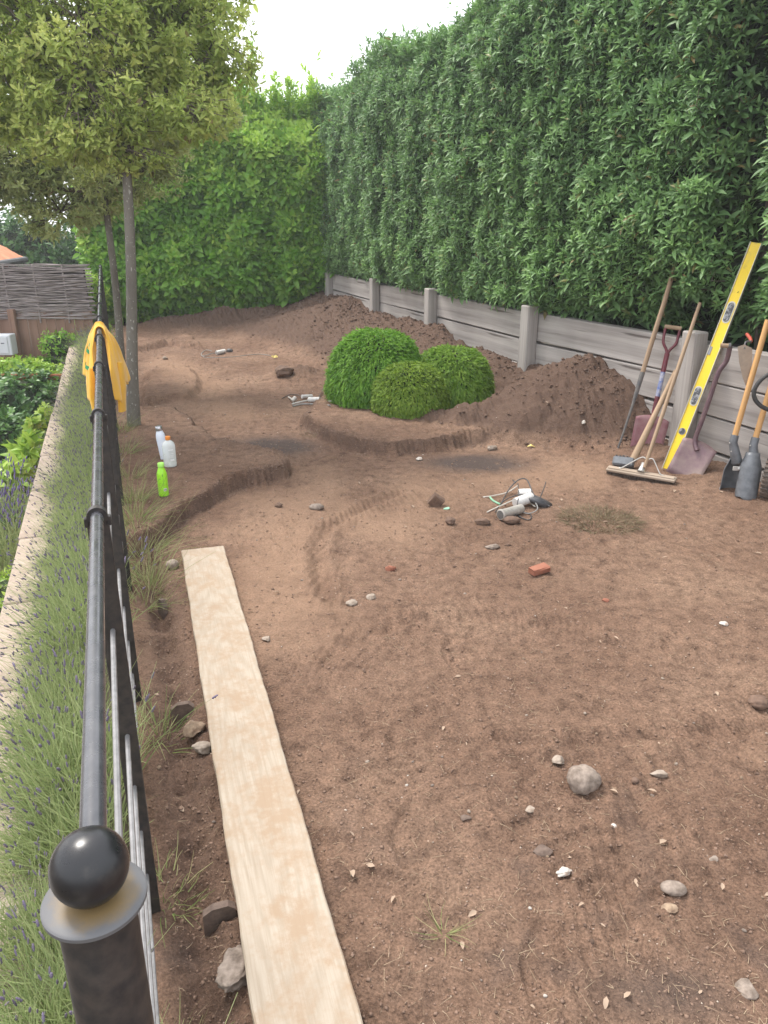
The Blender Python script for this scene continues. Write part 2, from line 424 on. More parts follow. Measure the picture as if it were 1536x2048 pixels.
def plank_mat():
    m, nt, b = base_mat("scaffold_board")
    tc = nt.nodes.new("ShaderNodeTexCoord"); mp = nt.nodes.new("ShaderNodeMapping"); mp.inputs['Scale'].default_value = (1, .13, 1)
    nt.links.new(tc.outputs['Object'], mp.inputs[0])
    nz = noise(nt, 2.2, 3, .5, stretch=(2.5, .7, 1))
    wv = nt.nodes.new("ShaderNodeTexWave"); wv.wave_type = 'RINGS'; wv.rings_direction = 'Z'; wv.inputs['Scale'].default_value = 14
    wv.inputs['Distortion'].default_value = 9; wv.inputs['Detail'].default_value = 3; wv.inputs['Detail Scale'].default_value = 1.4
    nt.links.new(mp.outputs[0], wv.inputs[0])
    gr = noise(nt, 3, 8, .7, stretch=(60, 1.5, 60))
    dirt = noise(nt, 3.2, 7, .68, stretch=(1.6, 1, 1)); dirt2 = noise(nt, 26, 6, .7)
    r1 = ramp(nt, wv.outputs[0], [(0, (.335, .282, .222)), (.5, (.36, .306, .244)), (1, (.372, .318, .256))])
    r2 = ramp(nt, gr.outputs[0], [(.3, (.84, .80, .76)), (.6, (1, 1, 1))])
    x = nt.nodes.new("ShaderNodeMixRGB"); x.blend_type = 'MULTIPLY'; x.inputs[0].default_value = 1
    nt.links.new(r1.outputs[0], x.inputs[1]); nt.links.new(r2.outputs[0], x.inputs[2])
    a = nt.nodes.new("ShaderNodeMath"); a.operation = 'MULTIPLY'; nt.links.new(dirt.outputs[0], a.inputs[0]); nt.links.new(dirt2.outputs[0], a.inputs[1])
    rd = ramp(nt, a.outputs[0], [(.20, (0, 0, 0)), (.33, (.85, .85, .85))])
    y = nt.nodes.new("ShaderNodeMixRGB"); y.inputs[2].default_value = (.30, .215, .145, 1)
    nt.links.new(rd.outputs[0], y.inputs[0]); nt.links.new(x.outputs[0], y.inputs[1])
    # knots
    vo = nt.nodes.new("ShaderNodeTexVoronoi"); vo.inputs['Scale'].default_value = 3.1
    mp2 = nt.nodes.new("ShaderNodeMapping"); mp2.inputs['Scale'].default_value = (1.4, .8, .01)
    nt.links.new(tc.outputs['Object'], mp2.inputs[0]); nt.links.new(mp2.outputs[0], vo.inputs['Vector'])
    rk = ramp(nt, vo.outputs['Distance'], [(.015, (.75, .75, .75)), (.055, (.25, .25, .25)), (.11, (0, 0, 0))])
    w = nt.nodes.new("ShaderNodeMixRGB"); w.inputs[2].default_value = (.27, .17, .10, 1)
    nt.links.new(rk.outputs[0], w.inputs[0]); nt.links.new(y.outputs[0], w.inputs[1])
    nt.links.new(w.outputs[0], b.inputs['Base Color']); b.inputs['Roughness'].default_value = .75; b.inputs['Specular IOR Level'].default_value = .2
    bump(nt, b, gr.outputs[0], .3, .003); return m
M['plank'] = plank_mat()
M['black_paint'] = plain("black_gloss_paint", (.012, .012, .014), (.045, .040, .036), rough=.28, lo=.55, hi=.8, scale=45, bmp=.04, dist=.001)
M['rail_paint'] = plain("worn_rail_paint", (.035, .036, .042), (.060, .060, .066), rough=.24, scale=30, bmp=.04, dist=.001, spec=.8)
M['post_paint'] = plain("matt_black_paint", (.014, .013, .014), (.040, .032, .028), rough=.42, scale=50, bmp=.06, dist=.001)
M['rod'] = plain("galvanised_rod", (.24, .235, .235), (.16, .155, .155), rough=.45, metal=.3, scale=40, bmp=.05)
def flange_mat():
    m, nt, b = base_mat("dusty_flange")
    n = noise(nt, 40, 6, .7); tc = nt.nodes.new("ShaderNodeTexCoord")
    ln = nt.nodes.new("ShaderNodeVectorMath"); ln.operation = 'LENGTH'; nt.links.new(tc.outputs['Object'], ln.inputs[0])
    ad = nt.nodes.new("ShaderNodeMath"); ad.operation = 'MULTIPLY_ADD'; ad.inputs[1].default_value = -.03
    nt.links.new(n.outputs[0], ad.inputs[0]); nt.links.new(ln.outputs['Value'], ad.inputs[2])
    r = ramp(nt, ad.outputs[0], [(.012, (.20, .135, .06)), (.022, (.15, .115, .075)), (.031, (.10, .10, .105))])
    nt.links.new(r.outputs[0], b.inputs['Base Color']); b.inputs['Roughness'].default_value = .5; bump(nt, b, n.outputs[0], .2, .001); return m
M['flange'] = flange_mat()
def cope_mat():
    m, nt, b = base_mat("sandstone_coping")
    n = noise(nt, 3, 6, .65); n2 = noise(nt, 60, 4, .6)
    r = ramp(nt, n.outputs[0], [(.32, (.26, .20, .155)), (.5, (.35, .275, .22)), (.7, (.41, .335, .275))])
    r2 = ramp(nt, n2.outputs[0], [(.3, (.82, .82, .82)), (.6, (1.05, 1.05, 1.05))])
    x = nt.nodes.new("ShaderNodeMixRGB"); x.blend_type = 'MULTIPLY'; x.inputs[0].default_value = 1
    nt.links.new(r.outputs[0], x.inputs[1]); nt.links.new(r2.outputs[0], x.inputs[2]); nt.links.new(x.outputs[0], b.inputs['Base Color'])
    b.inputs['Roughness'].default_value = .85; bump(nt, b, n2.outputs[0], .3, .003); return m
M['cope'] = cope_mat()
M['mortar'] = plain("mortar", (.55, .50, .44), (.42, .37, .31), rough=.9, scale=40)
def bark_mat():
    m, nt, b = base_mat("bark")
    n = noise(nt, 9, 6, .7, stretch=(1, 1, .4)); v = noise(nt, 55, 3, .5, stretch=(1, 1, .6))
    r = ramp(nt, n.outputs[0], [(.3, (.105, .092, .076)), (.6, (.165, .150, .125))])
    r2 = ramp(nt, v.outputs[0], [(.62, (0, 0, 0)), (.68, (.8, .8, .8))])
    x = nt.nodes.new("ShaderNodeMixRGB"); x.inputs[2].default_value = (.42, .41, .37, 1)
    nt.links.new(r2.outputs[0], x.inputs[0]); nt.links.new(r.outputs[0], x.inputs[1]); nt.links.new(x.outputs[0], b.inputs['Base Color'])
    b.inputs['Roughness'].default_value = .9; bump(nt, b, n.outputs[0], .6, .01); return m
M['bark'] = bark_mat()
M['twig'] = plain("twig_bark", (.17, .14, .11), (.09, .07, .055), rough=.9, scale=12)
M['hedge_leaf'] = leaf_mat("portuguese_laurel_leaf", (.095, .185, .068), (.155, .285, .100), tip=(.27, .45, .14), rough=.5, trans=.25, spec=.35, odd=(.20, .13, .05))
M['laurel_leaf'] = leaf_mat("laurel_leaf", (.11, .27, .028), (.22, .46, .05), tip=(.44, .62, .10), rough=.42, trans=.38, spec=.4)
M['oak_leaf'] = leaf_mat("olive_green_leaf", (.28, .38, .08), (.43, .52, .13), tip=(.72, .76, .25), rough=.5, trans=.45, spec=.35, odd=(.26, .20, .09))
M['oak_leaf_far'] = leaf_mat("grey_olive_leaf", (.28, .35, .13), (.40, .46, .18), tip=(.62, .64, .28), rough=.5, trans=.42, spec=.3, odd=(.26, .18, .10))
M['core'] = plain("shade_backing", (.035, .058, .028), (.045, .050, .030), rough=.95, scale=9, bmp=.8, dist=.05, spec=.1)  # backing sheets: shade inside the foliage put into the colour
M['dark_core'] = plain('gap_shade', (.012, .020, .008), (.022, .020, .012), rough=.95, scale=20, bmp=.5, dist=.02, spec=.1)  # shrub core: dark gaps between strands painted as shade
M['mound_a'] = leaf_mat("bright_shrub_leaf", (.065, .18, .016), (.13, .30, .028), tip=(.22, .41, .05), rough=.55, trans=.3, spec=.25)
M['mound_b'] = leaf_mat("yellow_green_shrub_leaf", (.095, .19, .018), (.17, .28, .032), tip=(.27, .38, .05), rough=.55, trans=.3, spec=.25)
M['mound_c'] = leaf_mat("mid_green_shrub_leaf", (.10, .22, .022), (.165, .30, .035), tip=(.26, .40, .06), rough=.55, trans=.3, spec=.25)
M['lav_leaf'] = leaf_mat("lavender_foliage", (.17, .235, .09), (.29, .37, .145), tip=(.43, .46, .23), rough=.6, trans=.35, spec=.2)
M['lav_flower'] = leaf_mat("lavender_flower", (.12, .105, .125), (.22, .19, .225), tip=(.22, .18, .29), rough=.8, trans=.1, spec=.1)
M['lav_purple'] = leaf_mat("bright_lavender_flower", (.13, .11, .23), (.22, .18, .36), tip=(.25, .2, .4), rough=.8, trans=.1, spec=.1)
M['dry_leaf'] = leaf_mat("dry_leaf", (.26, .175, .12), (.42, .32, .24), tip=(.45, .35, .26), rough=.7, trans=.1, spec=.2, odd=(.42, .17, .05))
M['grass'] = leaf_mat("grass_blade", (.10, .18, .04), (.24, .30, .10), tip=(.36, .33, .17), rough=.6, trans=.3, spec=.2)
M['dead_grass'] = leaf_mat("dead_turf", (.13, .092, .06), (.24, .185, .125), tip=(.20, .17, .10), rough=.8, trans=.1, spec=.1)
M['ivy'] = leaf_mat("ivy_leaf", (.035, .10, .03), (.075, .17, .05), tip=(.13, .26, .05), rough=.4, trans=.2, spec=.4)
M['lime_leaf'] = leaf_mat("lime_leaf", (.17, .34, .035), (.30, .48, .06), tip=(.42, .55, .10), rough=.4, trans=.35, spec=.4)
M['yellow_paint'] = plain("yellow_paint", (.84, .60, .02), (.50, .38, .10), rough=.42, lo=.56, hi=.80, scale=16, bmp=.03)
M['alu'] = plain("aluminium", (.55, .52, .42), (.45, .42, .36), rough=.4, metal=.5, scale=30, bmp=.05)
M['vial_dark'] = plain("vial_housing", (.05, .05, .055), (.30, .30, .31), rough=.25, scale=40, bmp=.1, lo=.48, hi=.6)
M['grey_plastic'] = plain("grey_plastic", (.30, .30, .32), (.22, .22, .24), rough=.4, scale=30, bmp=.05)
M['maroon'] = plain("maroon_paint", (.24, .085, .105), (.30, .17, .17), rough=.5, scale=14, bmp=.1)
M['maroon_handle'] = plain("maroon_steel", (.17, .025, .040), (.12, .03, .04), rough=.38, scale=20, bmp=.05)
M['plum_steel'] = plain("plum_steel", (.115, .065, .080), (.16, .10, .105), rough=.45, scale=20, bmp=.06)
M['worn_blade'] = plain("worn_blade", (.175, .10, .115), (.27, .20, .175), rough=.5, scale=9, bmp=.15)
M['label_blue'] = plain("handle_sleeve", (.10, .16, .42), (.62, .60, .60), rough=.5, scale=22, bmp=0)
M['dark_iron'] = plain("dark_iron", (.085, .085, .09), (.16, .145, .13), rough=.55, scale=22, bmp=.2)
M['grey_iron'] = plain("grey_iron", (.17, .18, .195), (.11, .115, .125), rough=.42, metal=.2, scale=22, bmp=.15)
M['galv'] = plain("galvanised_steel", (.55, .54, .52), (.42, .40, .37), rough=.4, metal=.5, scale=25, bmp=.1)
M['dusty_wood'] = wood("dusty_broom_wood", (.42, .34, .27), (.32, .25, .19), (.6, .5, .45), 0, 2.5, .4)
M['bristle'] = plain("bristle", (.07, .05, .04), (.12, .085, .065), rough=.9, scale=80)
M['rubber'] = plain("rubber", (.028, .027, .028), (.05, .045, .042), rough=.6, scale=30, bmp=.1)
M['tyre'] = plain("dusty_tyre", (.075, .065, .058), (.14, .10, .075), rough=.8, scale=20, bmp=.1)
M['trowel'] = plain("rusty_blade", (.34, .26, .19), (.25, .19, .145), rough=.55, scale=20, bmp=.1)
M['orange_plastic'] = plain("orange_red_plastic", (.42, .07, .04), (.34, .06, .04), rough=.4, scale=20, bmp=.0)
M['cap_orange'] = plain("orange_cap", (.85, .30, .05), (.75, .24, .04), rough=.4, scale=20, bmp=.0)
M['green_bottle'] = plain("lime_green_plastic", (.36, .78, .03), (.30, .70, .02), rough=.35, scale=20, bmp=.0)
M['green_cap'] = plain("pale_green_cap", (.42, .85, .16), (.38, .8, .14), rough=.4, scale=20, bmp=.0)
M['green_dark'] = plain("dark_green_print", (.10, .35, .03), (.10, .35, .03), rough=.4, scale=20, bmp=.0)
M['white_metal'] = plain("white_flask", (.72, .77, .86), (.66, .72, .82), rough=.35, scale=6, bmp=.0)
M['chrome'] = plain("chrome_cap", (.60, .60, .62), (.35, .35, .38), rough=.25, metal=.8, scale=60, bmp=.0)
M['white_print'] = plain("white_print", (.8, .8, .8), (.72, .72, .74), rough=.5, scale=30, bmp=.0)
M['ink'] = plain("ink", (.05, .05, .10), (.05, .05, .10), rough=.6, scale=30, bmp=.0)
def clear_mat():
    m, nt, b = base_mat("clear_plastic")
    b.inputs['Base Color'].default_value = (.86, .90, .90, 1); b.inputs['Roughness'].default_value = .18
    tp = nt.nodes.new("ShaderNodeBsdfTransparent"); tp.inputs[0].default_value = (.93, .95, .94, 1)
    ms = nt.nodes.new("ShaderNodeMixShader"); ms.inputs[0].default_value = .42
    nt.links.new(b.outputs[0], ms.inputs[1]); nt.links.new(tp.outputs[0], ms.inputs[2]); nt.links.new(ms.outputs[0], nt.nodes["Material Output"].inputs[0]); return m
M['clear'] = clear_mat()
M['juice'] = plain("cloudy_liquid", (.62, .62, .50), (.55, .56, .44), rough=.3, scale=6, bmp=0)
def cloth_mat():
    m, nt, b = base_mat("yellow_jersey")
    n = noise(nt, 260, 3, .5); b.inputs['Base Color'].default_value = (.80, .46, .055, 1); b.inputs['Roughness'].default_value = .85
    b.inputs['Sheen Weight'].default_value = .3; b.inputs['Specular IOR Level'].default_value = .1
    bump(nt, b, n.outputs[0], .15, .001)
    tr = nt.nodes.new("ShaderNodeBsdfTranslucent"); tr.inputs[0].default_value = (.80, .46, .055, 1)
    ms = nt.nodes.new("ShaderNodeMixShader"); ms.inputs[0].default_value = .15
    nt.links.new(b.outputs[0], ms.inputs[1]); nt.links.new(tr.outputs[0], ms.inputs[2]); nt.links.new(ms.outputs[0], nt.nodes["Material Output"].inputs[0]); return m
M['jersey'] = cloth_mat()
M['emblem'] = plain("green_print", (.02, .26, .09), (.02, .22, .08), rough=.7, scale=30, bmp=.0)
M['cable'] = plain("black_cable", (.03, .03, .034), (.06, .055, .055), rough=.5, scale=40, bmp=.0)
M['cable_grey'] = plain("grey_cable", (.28, .28, .27), (.20, .19, .18), rough=.5, scale=40, bmp=.0)
M['cable_white'] = plain("white_cable", (.62, .58, .52), (.50, .46, .40), rough=.5, scale=40, bmp=.0)
M['cable_green'] = plain("green_tape", (.25, .48, .32), (.20, .40, .27), rough=.5, scale=40, bmp=.0)
M['fitting'] = plain("dusty_steel_fitting", (.52, .49, .45), (.40, .37, .33), rough=.4, metal=.4, scale=40, bmp=.05)
M['fitting_white'] = plain("white_fitting", (.66, .64, .62), (.55, .53, .50), rough=.4, scale=40, bmp=.0)
M['lens'] = plain("dark_glass", (.10, .10, .10), (.16, .15, .14), rough=.15, scale=40, bmp=.0)
M['black_bag'] = plain("black_plastic_bag", (.05, .05, .055), (.09, .085, .085), rough=.35, scale=25, bmp=.6, dist=.01)
M['yellow_leaf'] = plain("yellow_leaf", (.74, .62, .18), (.52, .40, .14), rough=.6, scale=26, bmp=.2)
M['glass_chip'] = plain("green_chip", (.22, .45, .30), (.20, .40, .28), rough=.3, scale=20, bmp=.0)
M['wicker'] = plain("willow_rod", (.36, .315, .30), (.17, .14, .135), rough=.85, scale=3.5, bmp=.2, stretch=(.6, 5, 14), detail=4)
M['wicker_dark'] = plain("wicker_shade", (.04, .032, .030), (.06, .05, .045), rough=.95, scale=6)
M['meter'] = plain("meter_box_plastic", (.66, .68, .72), (.60, .62, .66), rough=.5, scale=4, bmp=.0)
M['path'] = plain("lower_paving", (.33, .31, .29), (.24, .22, .20), rough=.9, scale=3, bmp=.2)
M['feather'] = plain("feather", (.85, .85, .86), (.75, .75, .76), rough=.8, scale=30, bmp=.0)
M['under_soil'] = plain("garden_earth", (.10, .07, .05), (.07, .06, .035), rough=.95, scale=1.2, bmp=.4, dist=.03)
M['gutter'] = plain("black_gutter", (.035, .035, .037), (.05, .05, .05), rough=.5, scale=10)
M['dark_glass'] = plain("window_glass", (.03, .035, .04), (.05, .05, .05), rough=.1, scale=3, bmp=0)
def tile_mat():
    m, nt, b = base_mat("orange_pantile")
    n = noise(nt, 3, 5, .6); r = ramp(nt, n.outputs[0], [(.3, (.42, .155, .075)), (.7, (.62, .27, .15))])
    nt.links.new(r.outputs[0], b.inputs['Base Color']); b.inputs['Roughness'].default_value = .85; return m
M['tile'] = tile_mat()
def brickwall_mat():
    m, nt, b = base_mat("red_brickwork")
    tc = nt.nodes.new("ShaderNodeTexCoord"); mp = nt.nodes.new("ShaderNodeMapping"); mp.inputs['Rotation'].default_value = (math.radians(90), 0, 0)
    nt.links.new(tc.outputs['Object'], mp.inputs[0])
    br = nt.nodes.new("ShaderNodeTexBrick"); br.inputs['Scale'].default_value = 4.4
    br.inputs['Color1'].default_value = (.38, .12, .08, 1); br.inputs['Color2'].default_value = (.30, .095, .065, 1); br.inputs['Mortar'].default_value = (.45, .38, .33, 1)
    br.inputs['Mortar Size'].default_value = .025; nt.links.new(mp.outputs[0], br.inputs[0]); nt.links.new(br.outputs[0], b.inputs['Base Color'])
    b.inputs['Roughness'].default_value = .9; return m
M['brickwall'] = brickwall_mat()

# ================================================================ THE SETTING
# lower garden and land to the horizon, with the drop under the railing bed left of the retaining edge
def sheet(name, pts, z, mat):
    m = MB(); m.add([(x, y, z) for x, y in pts], [tuple(range(len(pts)))]); o = m.build(name, mat); tag(o, kind='structure'); return o
sheet("ground", [(-400, -400), (400, -400), (400, 400), (-400, 400)], -1.15, M['under_soil'])
lp = sheet("lower_path", [(FX(3) - 3.2, 1.0), (FX(3) - 1.0, 1.0), (FX(8.2) - 1.3, 8.2), (FX(8.2) - 3.2, 8.2)], -1.146, M['path'])
# bare soil: a relief with rows closer together near the viewer
ys = [-4.0, -3, -2, -1.2, -.6, -.2, .1]
y = .3
while y < 15.6: ys.append(y); y += max(.0075, .0045 * y)
ys = np.array(ys); NC = 620
uu = np.linspace(0, 1, NC)
XL = FX(ys) - .05; XR = WX(ys) + .06
GX = XL[:, None] + (XR - XL)[:, None] * uu[None, :]; GY = np.repeat(ys[:, None], NC, 1)
GZ = np.zeros_like(GX)
for i in range(0, len(ys), 100): GZ[i:i + 100] = H(GX[i:i + 100], GY[i:i + 100])
def bumpat(px, py, rx, ry, s=60):
    c = gnd(px, py); return np.exp(-(((GX - c.x) / rx) ** 2 + ((GY - c.y) / ry) ** 2) ** 1.5)
wob = perlin(GX * 2.2, GY * 2.2, s=50); wob2 = fbm(GX * 6, GY * 6, 3, 60)
dry = np.zeros_like(GX)
for P, w in ((gp([(560, 1000), (760, 1050), (900, 980), (1150, 940)]), .55), (gp([(640, 960), (560, 1080), (560, 1250)]), .45), (gp([(330, 720), (480, 830)]), .5), (gp([(1380, 1560), (1500, 1500)]), .2)):
    dry = np.maximum(dry, sstep(w, 0, dline(GX, GY, P) + .22 * wob + .08 * wob2))
dry *= .55
damp = np.maximum(bumpat(545, 893, .36, .30) , bumpat(952, 926, .40, .22)) * sstep(-.9, .2, wob2 + .5)
damp = np.maximum(damp, .5 * bumpat(1330, 1990, .16, .08)); damp = np.maximum(damp, .35 * sstep(.2, .9, wob2) * sstep(2.6, 1.2, GY))
damp = np.clip(damp * 1.15, 0, .95)
fresh = sstep(.03, .16, mound(GX, GY)) * .9
sl = np.maximum(sstep(.06, .0, np.abs(sdpoly(GX, GY, LEDGE_A) + .01)), sstep(.06, .0, np.abs(sdpoly(GX, GY, LEDGE_B) + .01)))
fresh = np.maximum(fresh, .7 * sl); fresh = np.maximum(fresh, .55 * sstep(.16, .03, dline(GX, GY, TRENCH) + .03 * wob))
V = np.stack([GX, GY, GZ], -1).reshape(-1, 3)
nr = len(ys); ii = np.arange(nr - 1)[:, None] * NC + np.arange(NC - 1)[None, :]
F = np.stack([ii, ii + 1, ii + NC + 1, ii + NC], -1).reshape(-1, 4)
soil = mesh_np("soil", V, [F], M['soil'], smooth=True, attrs={'dry': dry.ravel(), 'damp': damp.ravel(), 'fresh': fresh.ravel()})
tag(soil, kind='structure')
# raised bed behind the timber wall
mb = MB()
yy = [-6, 0, 3.7, 5.72, 7.7, 9.9, 11.9, 14.35]
for a, b in zip(yy[:-1], yy[1:]):
    x0, x1 = float(WX(a)) + .17, float(WX(b)) + .17
    mb.add([(x0, a, .80), (x0 + 6, a, .86), (x1 + 6, b, .86), (x1, b, .80)], [(0, 1, 2, 3)])
o = mb.build("upper_bed", M['under_soil']); tag(o, kind='structure')
# far bed past the back heap, and bed of the lavender
sheet("hedge_bed", [(-9, 15.0), (8, 15.0), (8, 20), (-9, 20)], .12, M['under_soil'])
mb = MB()
for a, b in zip(np.arange(-3, 13.6, .6)[:-1], np.arange(-3, 13.6, .6)[1:]):
    mb.add([(FX(a) - .46, a, -.03), (FX(a) - .01, a, -.015), (FX(b) - .01, b, -.015), (FX(b) - .46, b, -.03)], [(0, 1, 2, 3)])
o = mb.build("lavender_bed", M['under_soil']); tag(o, kind='structure')

# retaining wall with sandstone coping
rw = thing("retaining_wall", (FX(6) - .5, 6, -1.15), "low retaining wall topped with pale sandstone coping slabs beside the lavender", "retaining wall")
FD = Vector((-.345, 1, 0)).normalized(); FN = Vector((-1, -.345, 0)).normalized()
mb = MB(); L0 = Vector((FX(-3), -3, 0)); tot = 17.5
mid = L0 + FD * (tot / 2) + FN * .46
Mrot = Matrix((FN, FD, Vector((0, 0, 1)))).transposed()
mb.box(mid + Vector((0, 0, -.62)), (.20, tot, 1.1), Mrot); mb.build("wall_face", M['brickwall'], rw)
s = 0; k = 0
while s < tot:
    L = .62 + .25 * random.random() * 1.2
    c = L0 + FD * (s + L / 2) + FN * (.40 + .006 * random.uniform(-1, 1)) + Vector((0, 0, -.025 + random.uniform(-.003, .003)))
    b_ = MB(); b_.box((0, 0, 0), (.36, L - .012, .05), None, .006); o = b_.build("coping_slab", M['cope'])
    o.parent = rw; o.location = c - ORG[rw.name]; o.rotation_euler = (0, 0, math.atan2(FD.y, FD.x) - math.pi / 2)
    s += L; k += 1

# ================================================================ TIMBER WALL
tw = thing("timber_wall", (WX(8), 8, 0), "weathered grey oak sleeper wall with upright posts holding up the tall hedge", "wall")
posts_y = [1.6, 3.7, 5.72, 7.7, 9.9, 11.9, 14.35]
for a, b in zip(posts_y[:-1], posts_y[1:]):
    A = Vector((WX(a), a, 0)); B = Vector((WX(b), b, 0)); d = (B - A); L = d.length; d.normalize(); nrm = Vector((d.y, -d.x, 0))
    ang = math.atan2(d.y, d.x); z = -.12
    for q, hh in enumerate((.26, .255, .25, .275)):
        b_ = MB(); b_.box((0, 0, 0), (L - .02, .11, hh - .012 - .006 * random.random()), None, .008)
        o = b_.build("board", M['sleeper'], None)
        # slight warp in the sleepers
        for v in o.data.vertices:
            v.co.z += .006 * math.sin(v.co.x * 1.3 + q * 2 + a)
        place_local(o, tw, A + d * (L / 2) + nrm * (.075 + .006 * random.uniform(-1, 1)) + Vector((0, 0, z + hh / 2)), (random.uniform(-.012, .012), random.uniform(-.005, .005), ang))
        z += hh
for i, a in enumerate(posts_y):
    d = Vector((WX(a + .3) - WX(a - .3), .6, 0)).normalized(); nrm = Vector((d.y, -d.x, 0)); ang = math.atan2(d.y, d.x)
    b_ = MB(); b_.box((0, 0, .42), (.15, .12, 1.14), None, .010); o = b_.build("post", M['sleeper_post'], None)
    place_local(o, tw, Vector((WX(a), a, 0)) + nrm * (-.045), (random.uniform(-.01, .01), random.uniform(-.015, .015), ang))

# ================================================================ LEAVES
def unit(a): return a / (np.linalg.norm(a, axis=-1, keepdims=True) + 1e-9)
def leaf_geo(P, D, N, L, W, droop=.25, fold=.18, tone=None, rng=R):
    """8-vertex folded, drooping leaf; arrays over leaves"""
    n = len(P); D = unit(D); N = unit(N - D * np.sum(N * D, -1, keepdims=True)); S = np.cross(D, N)
    L = np.broadcast_to(L, (n,))[:, None]; W = np.broadcast_to(W, (n,))[:, None]
    up = np.array([0, 0, 1.])
    def at_(t): return P + D * L * t - N * (droop * L * t * t) 
    a1, a2 = at_(.33), at_(.68)
    V = np.stack([P, a1 - S * W * .5 + N * W * fold, a1, a1 + S * W * .5 + N * W * fold,
                  a2 - S * W * .42 + N * W * fold, a2, a2 + S * W * .42 + N * W * fold, at_(1.0)], 1)
    b = (np.arange(n) * 8)[:, None]
    T = np.concatenate([b + np.array([[0, 2, 1]]), b + np.array([[0, 3, 2]]), b + np.array([[4, 5, 7]]), b + np.array([[5, 6, 7]])])
    Q = np.concatenate([b + np.array([[1, 2, 5, 4]]), b + np.array([[2, 3, 6, 5]])])
    t = np.zeros(n) if tone is None else tone
    return V.reshape(-1, 3), T, Q, np.repeat(t, 8)
def rosettes(P, A, k, L, W, tone, spread=(25, 85), droop=.3, stem=.0, rng=R, fold=.18):
    """k leaves round axis A at each P; tips inside are younger"""
    n = len(P); A = unit(A)
    ref = unit(rng.normal(size=(n, 3))); X = unit(np.cross(A, ref)); Y = np.cross(A, X)
    Ps, Ds, Ns, Ls, Ts = [], [], [], [], []
    ph = rng.uniform(0, 6.28, n)
    for i in range(k):
        f = i / max(1, k - 1)
        th = ph + i * 2.4 + rng.normal(0, .25, n); el = np.radians(spread[0] + (spread[1] - spread[0]) * f + rng.normal(0, 8, n))
        rad = X * np.cos(th)[:, None] + Y * np.sin(th)[:, None]
        D = A * np.cos(el)[:, None] + rad * np.sin(el)[:, None]
        Nn = A * np.sin(el)[:, None] - rad * np.cos(el)[:, None]
        Ps.append(P - A * (stem * f)[..., None] if np.ndim(stem) else P - A * (stem * f)); Ds.append(D); Ns.append(Nn + rng.normal(0, .15, (n, 3)))
        Ls.append(L * (.65 + .45 * f) * rng.uniform(.8, 1.15, n)); Ts.append(np.clip(tone * (1.25 - f), 0, 1))
    P2 = np.concatenate(Ps); D2 = np.concatenate(Ds); N2 = np.concatenate(Ns); L2 = np.concatenate(Ls); T2 = np.concatenate(Ts)
    return leaf_geo(P2, D2, N2, L2, L2 * (W / np.mean(L)), droop, fold, T2, rng)
def join(parts):
    V, T, Q, t = [], [], [], []; b = 0
    for v, tr, q, a in parts:
        V.append(v); T.append(tr + b); Q.append(q + b); t.append(a); b += len(v)
    return np.concatenate(V), np.concatenate(T), np.concatenate(Q), np.concatenate(t)
def foliage(name, parts, mat, parent):
    V, T, Q, t = join(parts)
    return mesh_np(name, V, [T, Q], mat, parent, attrs={'tone': t})

# ---------------------------------------------------------------- tall hedge behind the timber wall
hedge = thing("tall_hedge", (WX(8) + .6, 8, .8), "tall dark green clipped hedge with long narrow leaves standing above the timber wall", "hedge")
def hedge_face(s, z):
    """s = world Y along wall; returns point and outward normal of the clipped face"""
    x = WX(s); d = np.stack([(WX(s + .1) - WX(s - .1)), np.full_like(s, .2), np.zeros_like(s)], -1); d = unit(d)
    n = np.stack([-d[:, 1], d[:, 0], np.zeros_like(s)], -1)     # towards the garden (-X)
    top = 3.85 + .12 * np.sin(s * 1.7) + .1 * perlin(s * 1.1, s * 0, 70)
    lump = .10 * perlin(s * 1.25, z * .55, 71) + .09 * perlin(s * 3.1, z * 2.0, 72) + .05 * perlin(s * 8, z * 6, 73)
    gap = -.34 * np.exp(-((s - 5.55 - .05 * (z - 2)) / .16) ** 2) * sstep(1.1, 1.5, z) * sstep(3.4, 2.9, z)
    gap = gap - .35 * np.exp(-((s - 5.95) / .42) ** 2 - ((z - 1.05) / .20) ** 2)
    base = -.02 + .10 * sstep(.85, 1.4, z) - .32 * sstep(1.22, .88, z) * sstep(8.2, 6.2, s) - .12 * np.exp(-((s - 5.45) / .30) ** 2) * sstep(2.1, 1.7, z)
    off = base + lump + gap - .35 * sstep(.0, .9, z - top + .55)
    return np.stack([x, s, z], -1) + n * off[:, None], n, top
parts = []
nR = 19500
s = R.uniform(2.6, 14.9, nR * 2); z = R.uniform(.97, 4.0, nR * 2)
gapm = (np.exp(-((s - 5.92) / .36) ** 2 - ((z - 1.08) / .17) ** 2) > .45) | ((np.abs(s - 5.5 - .05 * (z - 2)) < .10 + .05 * np.sin(z * 5)) & (z > 1.9) & (z < 3.3))
keep = (R.uniform(0, 1, nR * 2) < np.clip(1.25 - (s - 5) / 16, .45, 1)) & ~(gapm & (R.uniform(size=nR * 2) < .88)); s = s[keep][:nR]; z = z[keep][:nR]
P, n, top = hedge_face(s, z); ok = z < top + .05 * R.normal(size=len(z)); P, n, s, z = P[ok], n[ok], s[ok], z[ok]
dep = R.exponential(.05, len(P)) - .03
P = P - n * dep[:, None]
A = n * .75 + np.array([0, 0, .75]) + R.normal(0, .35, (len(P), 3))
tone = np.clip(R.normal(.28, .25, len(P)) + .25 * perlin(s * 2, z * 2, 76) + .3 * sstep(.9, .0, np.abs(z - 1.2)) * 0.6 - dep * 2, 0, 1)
parts.append(rosettes(P, A, 9, .080 * R.uniform(.5, 1.35, len(P)), .0225, tone, (18, 88), .38, .05))
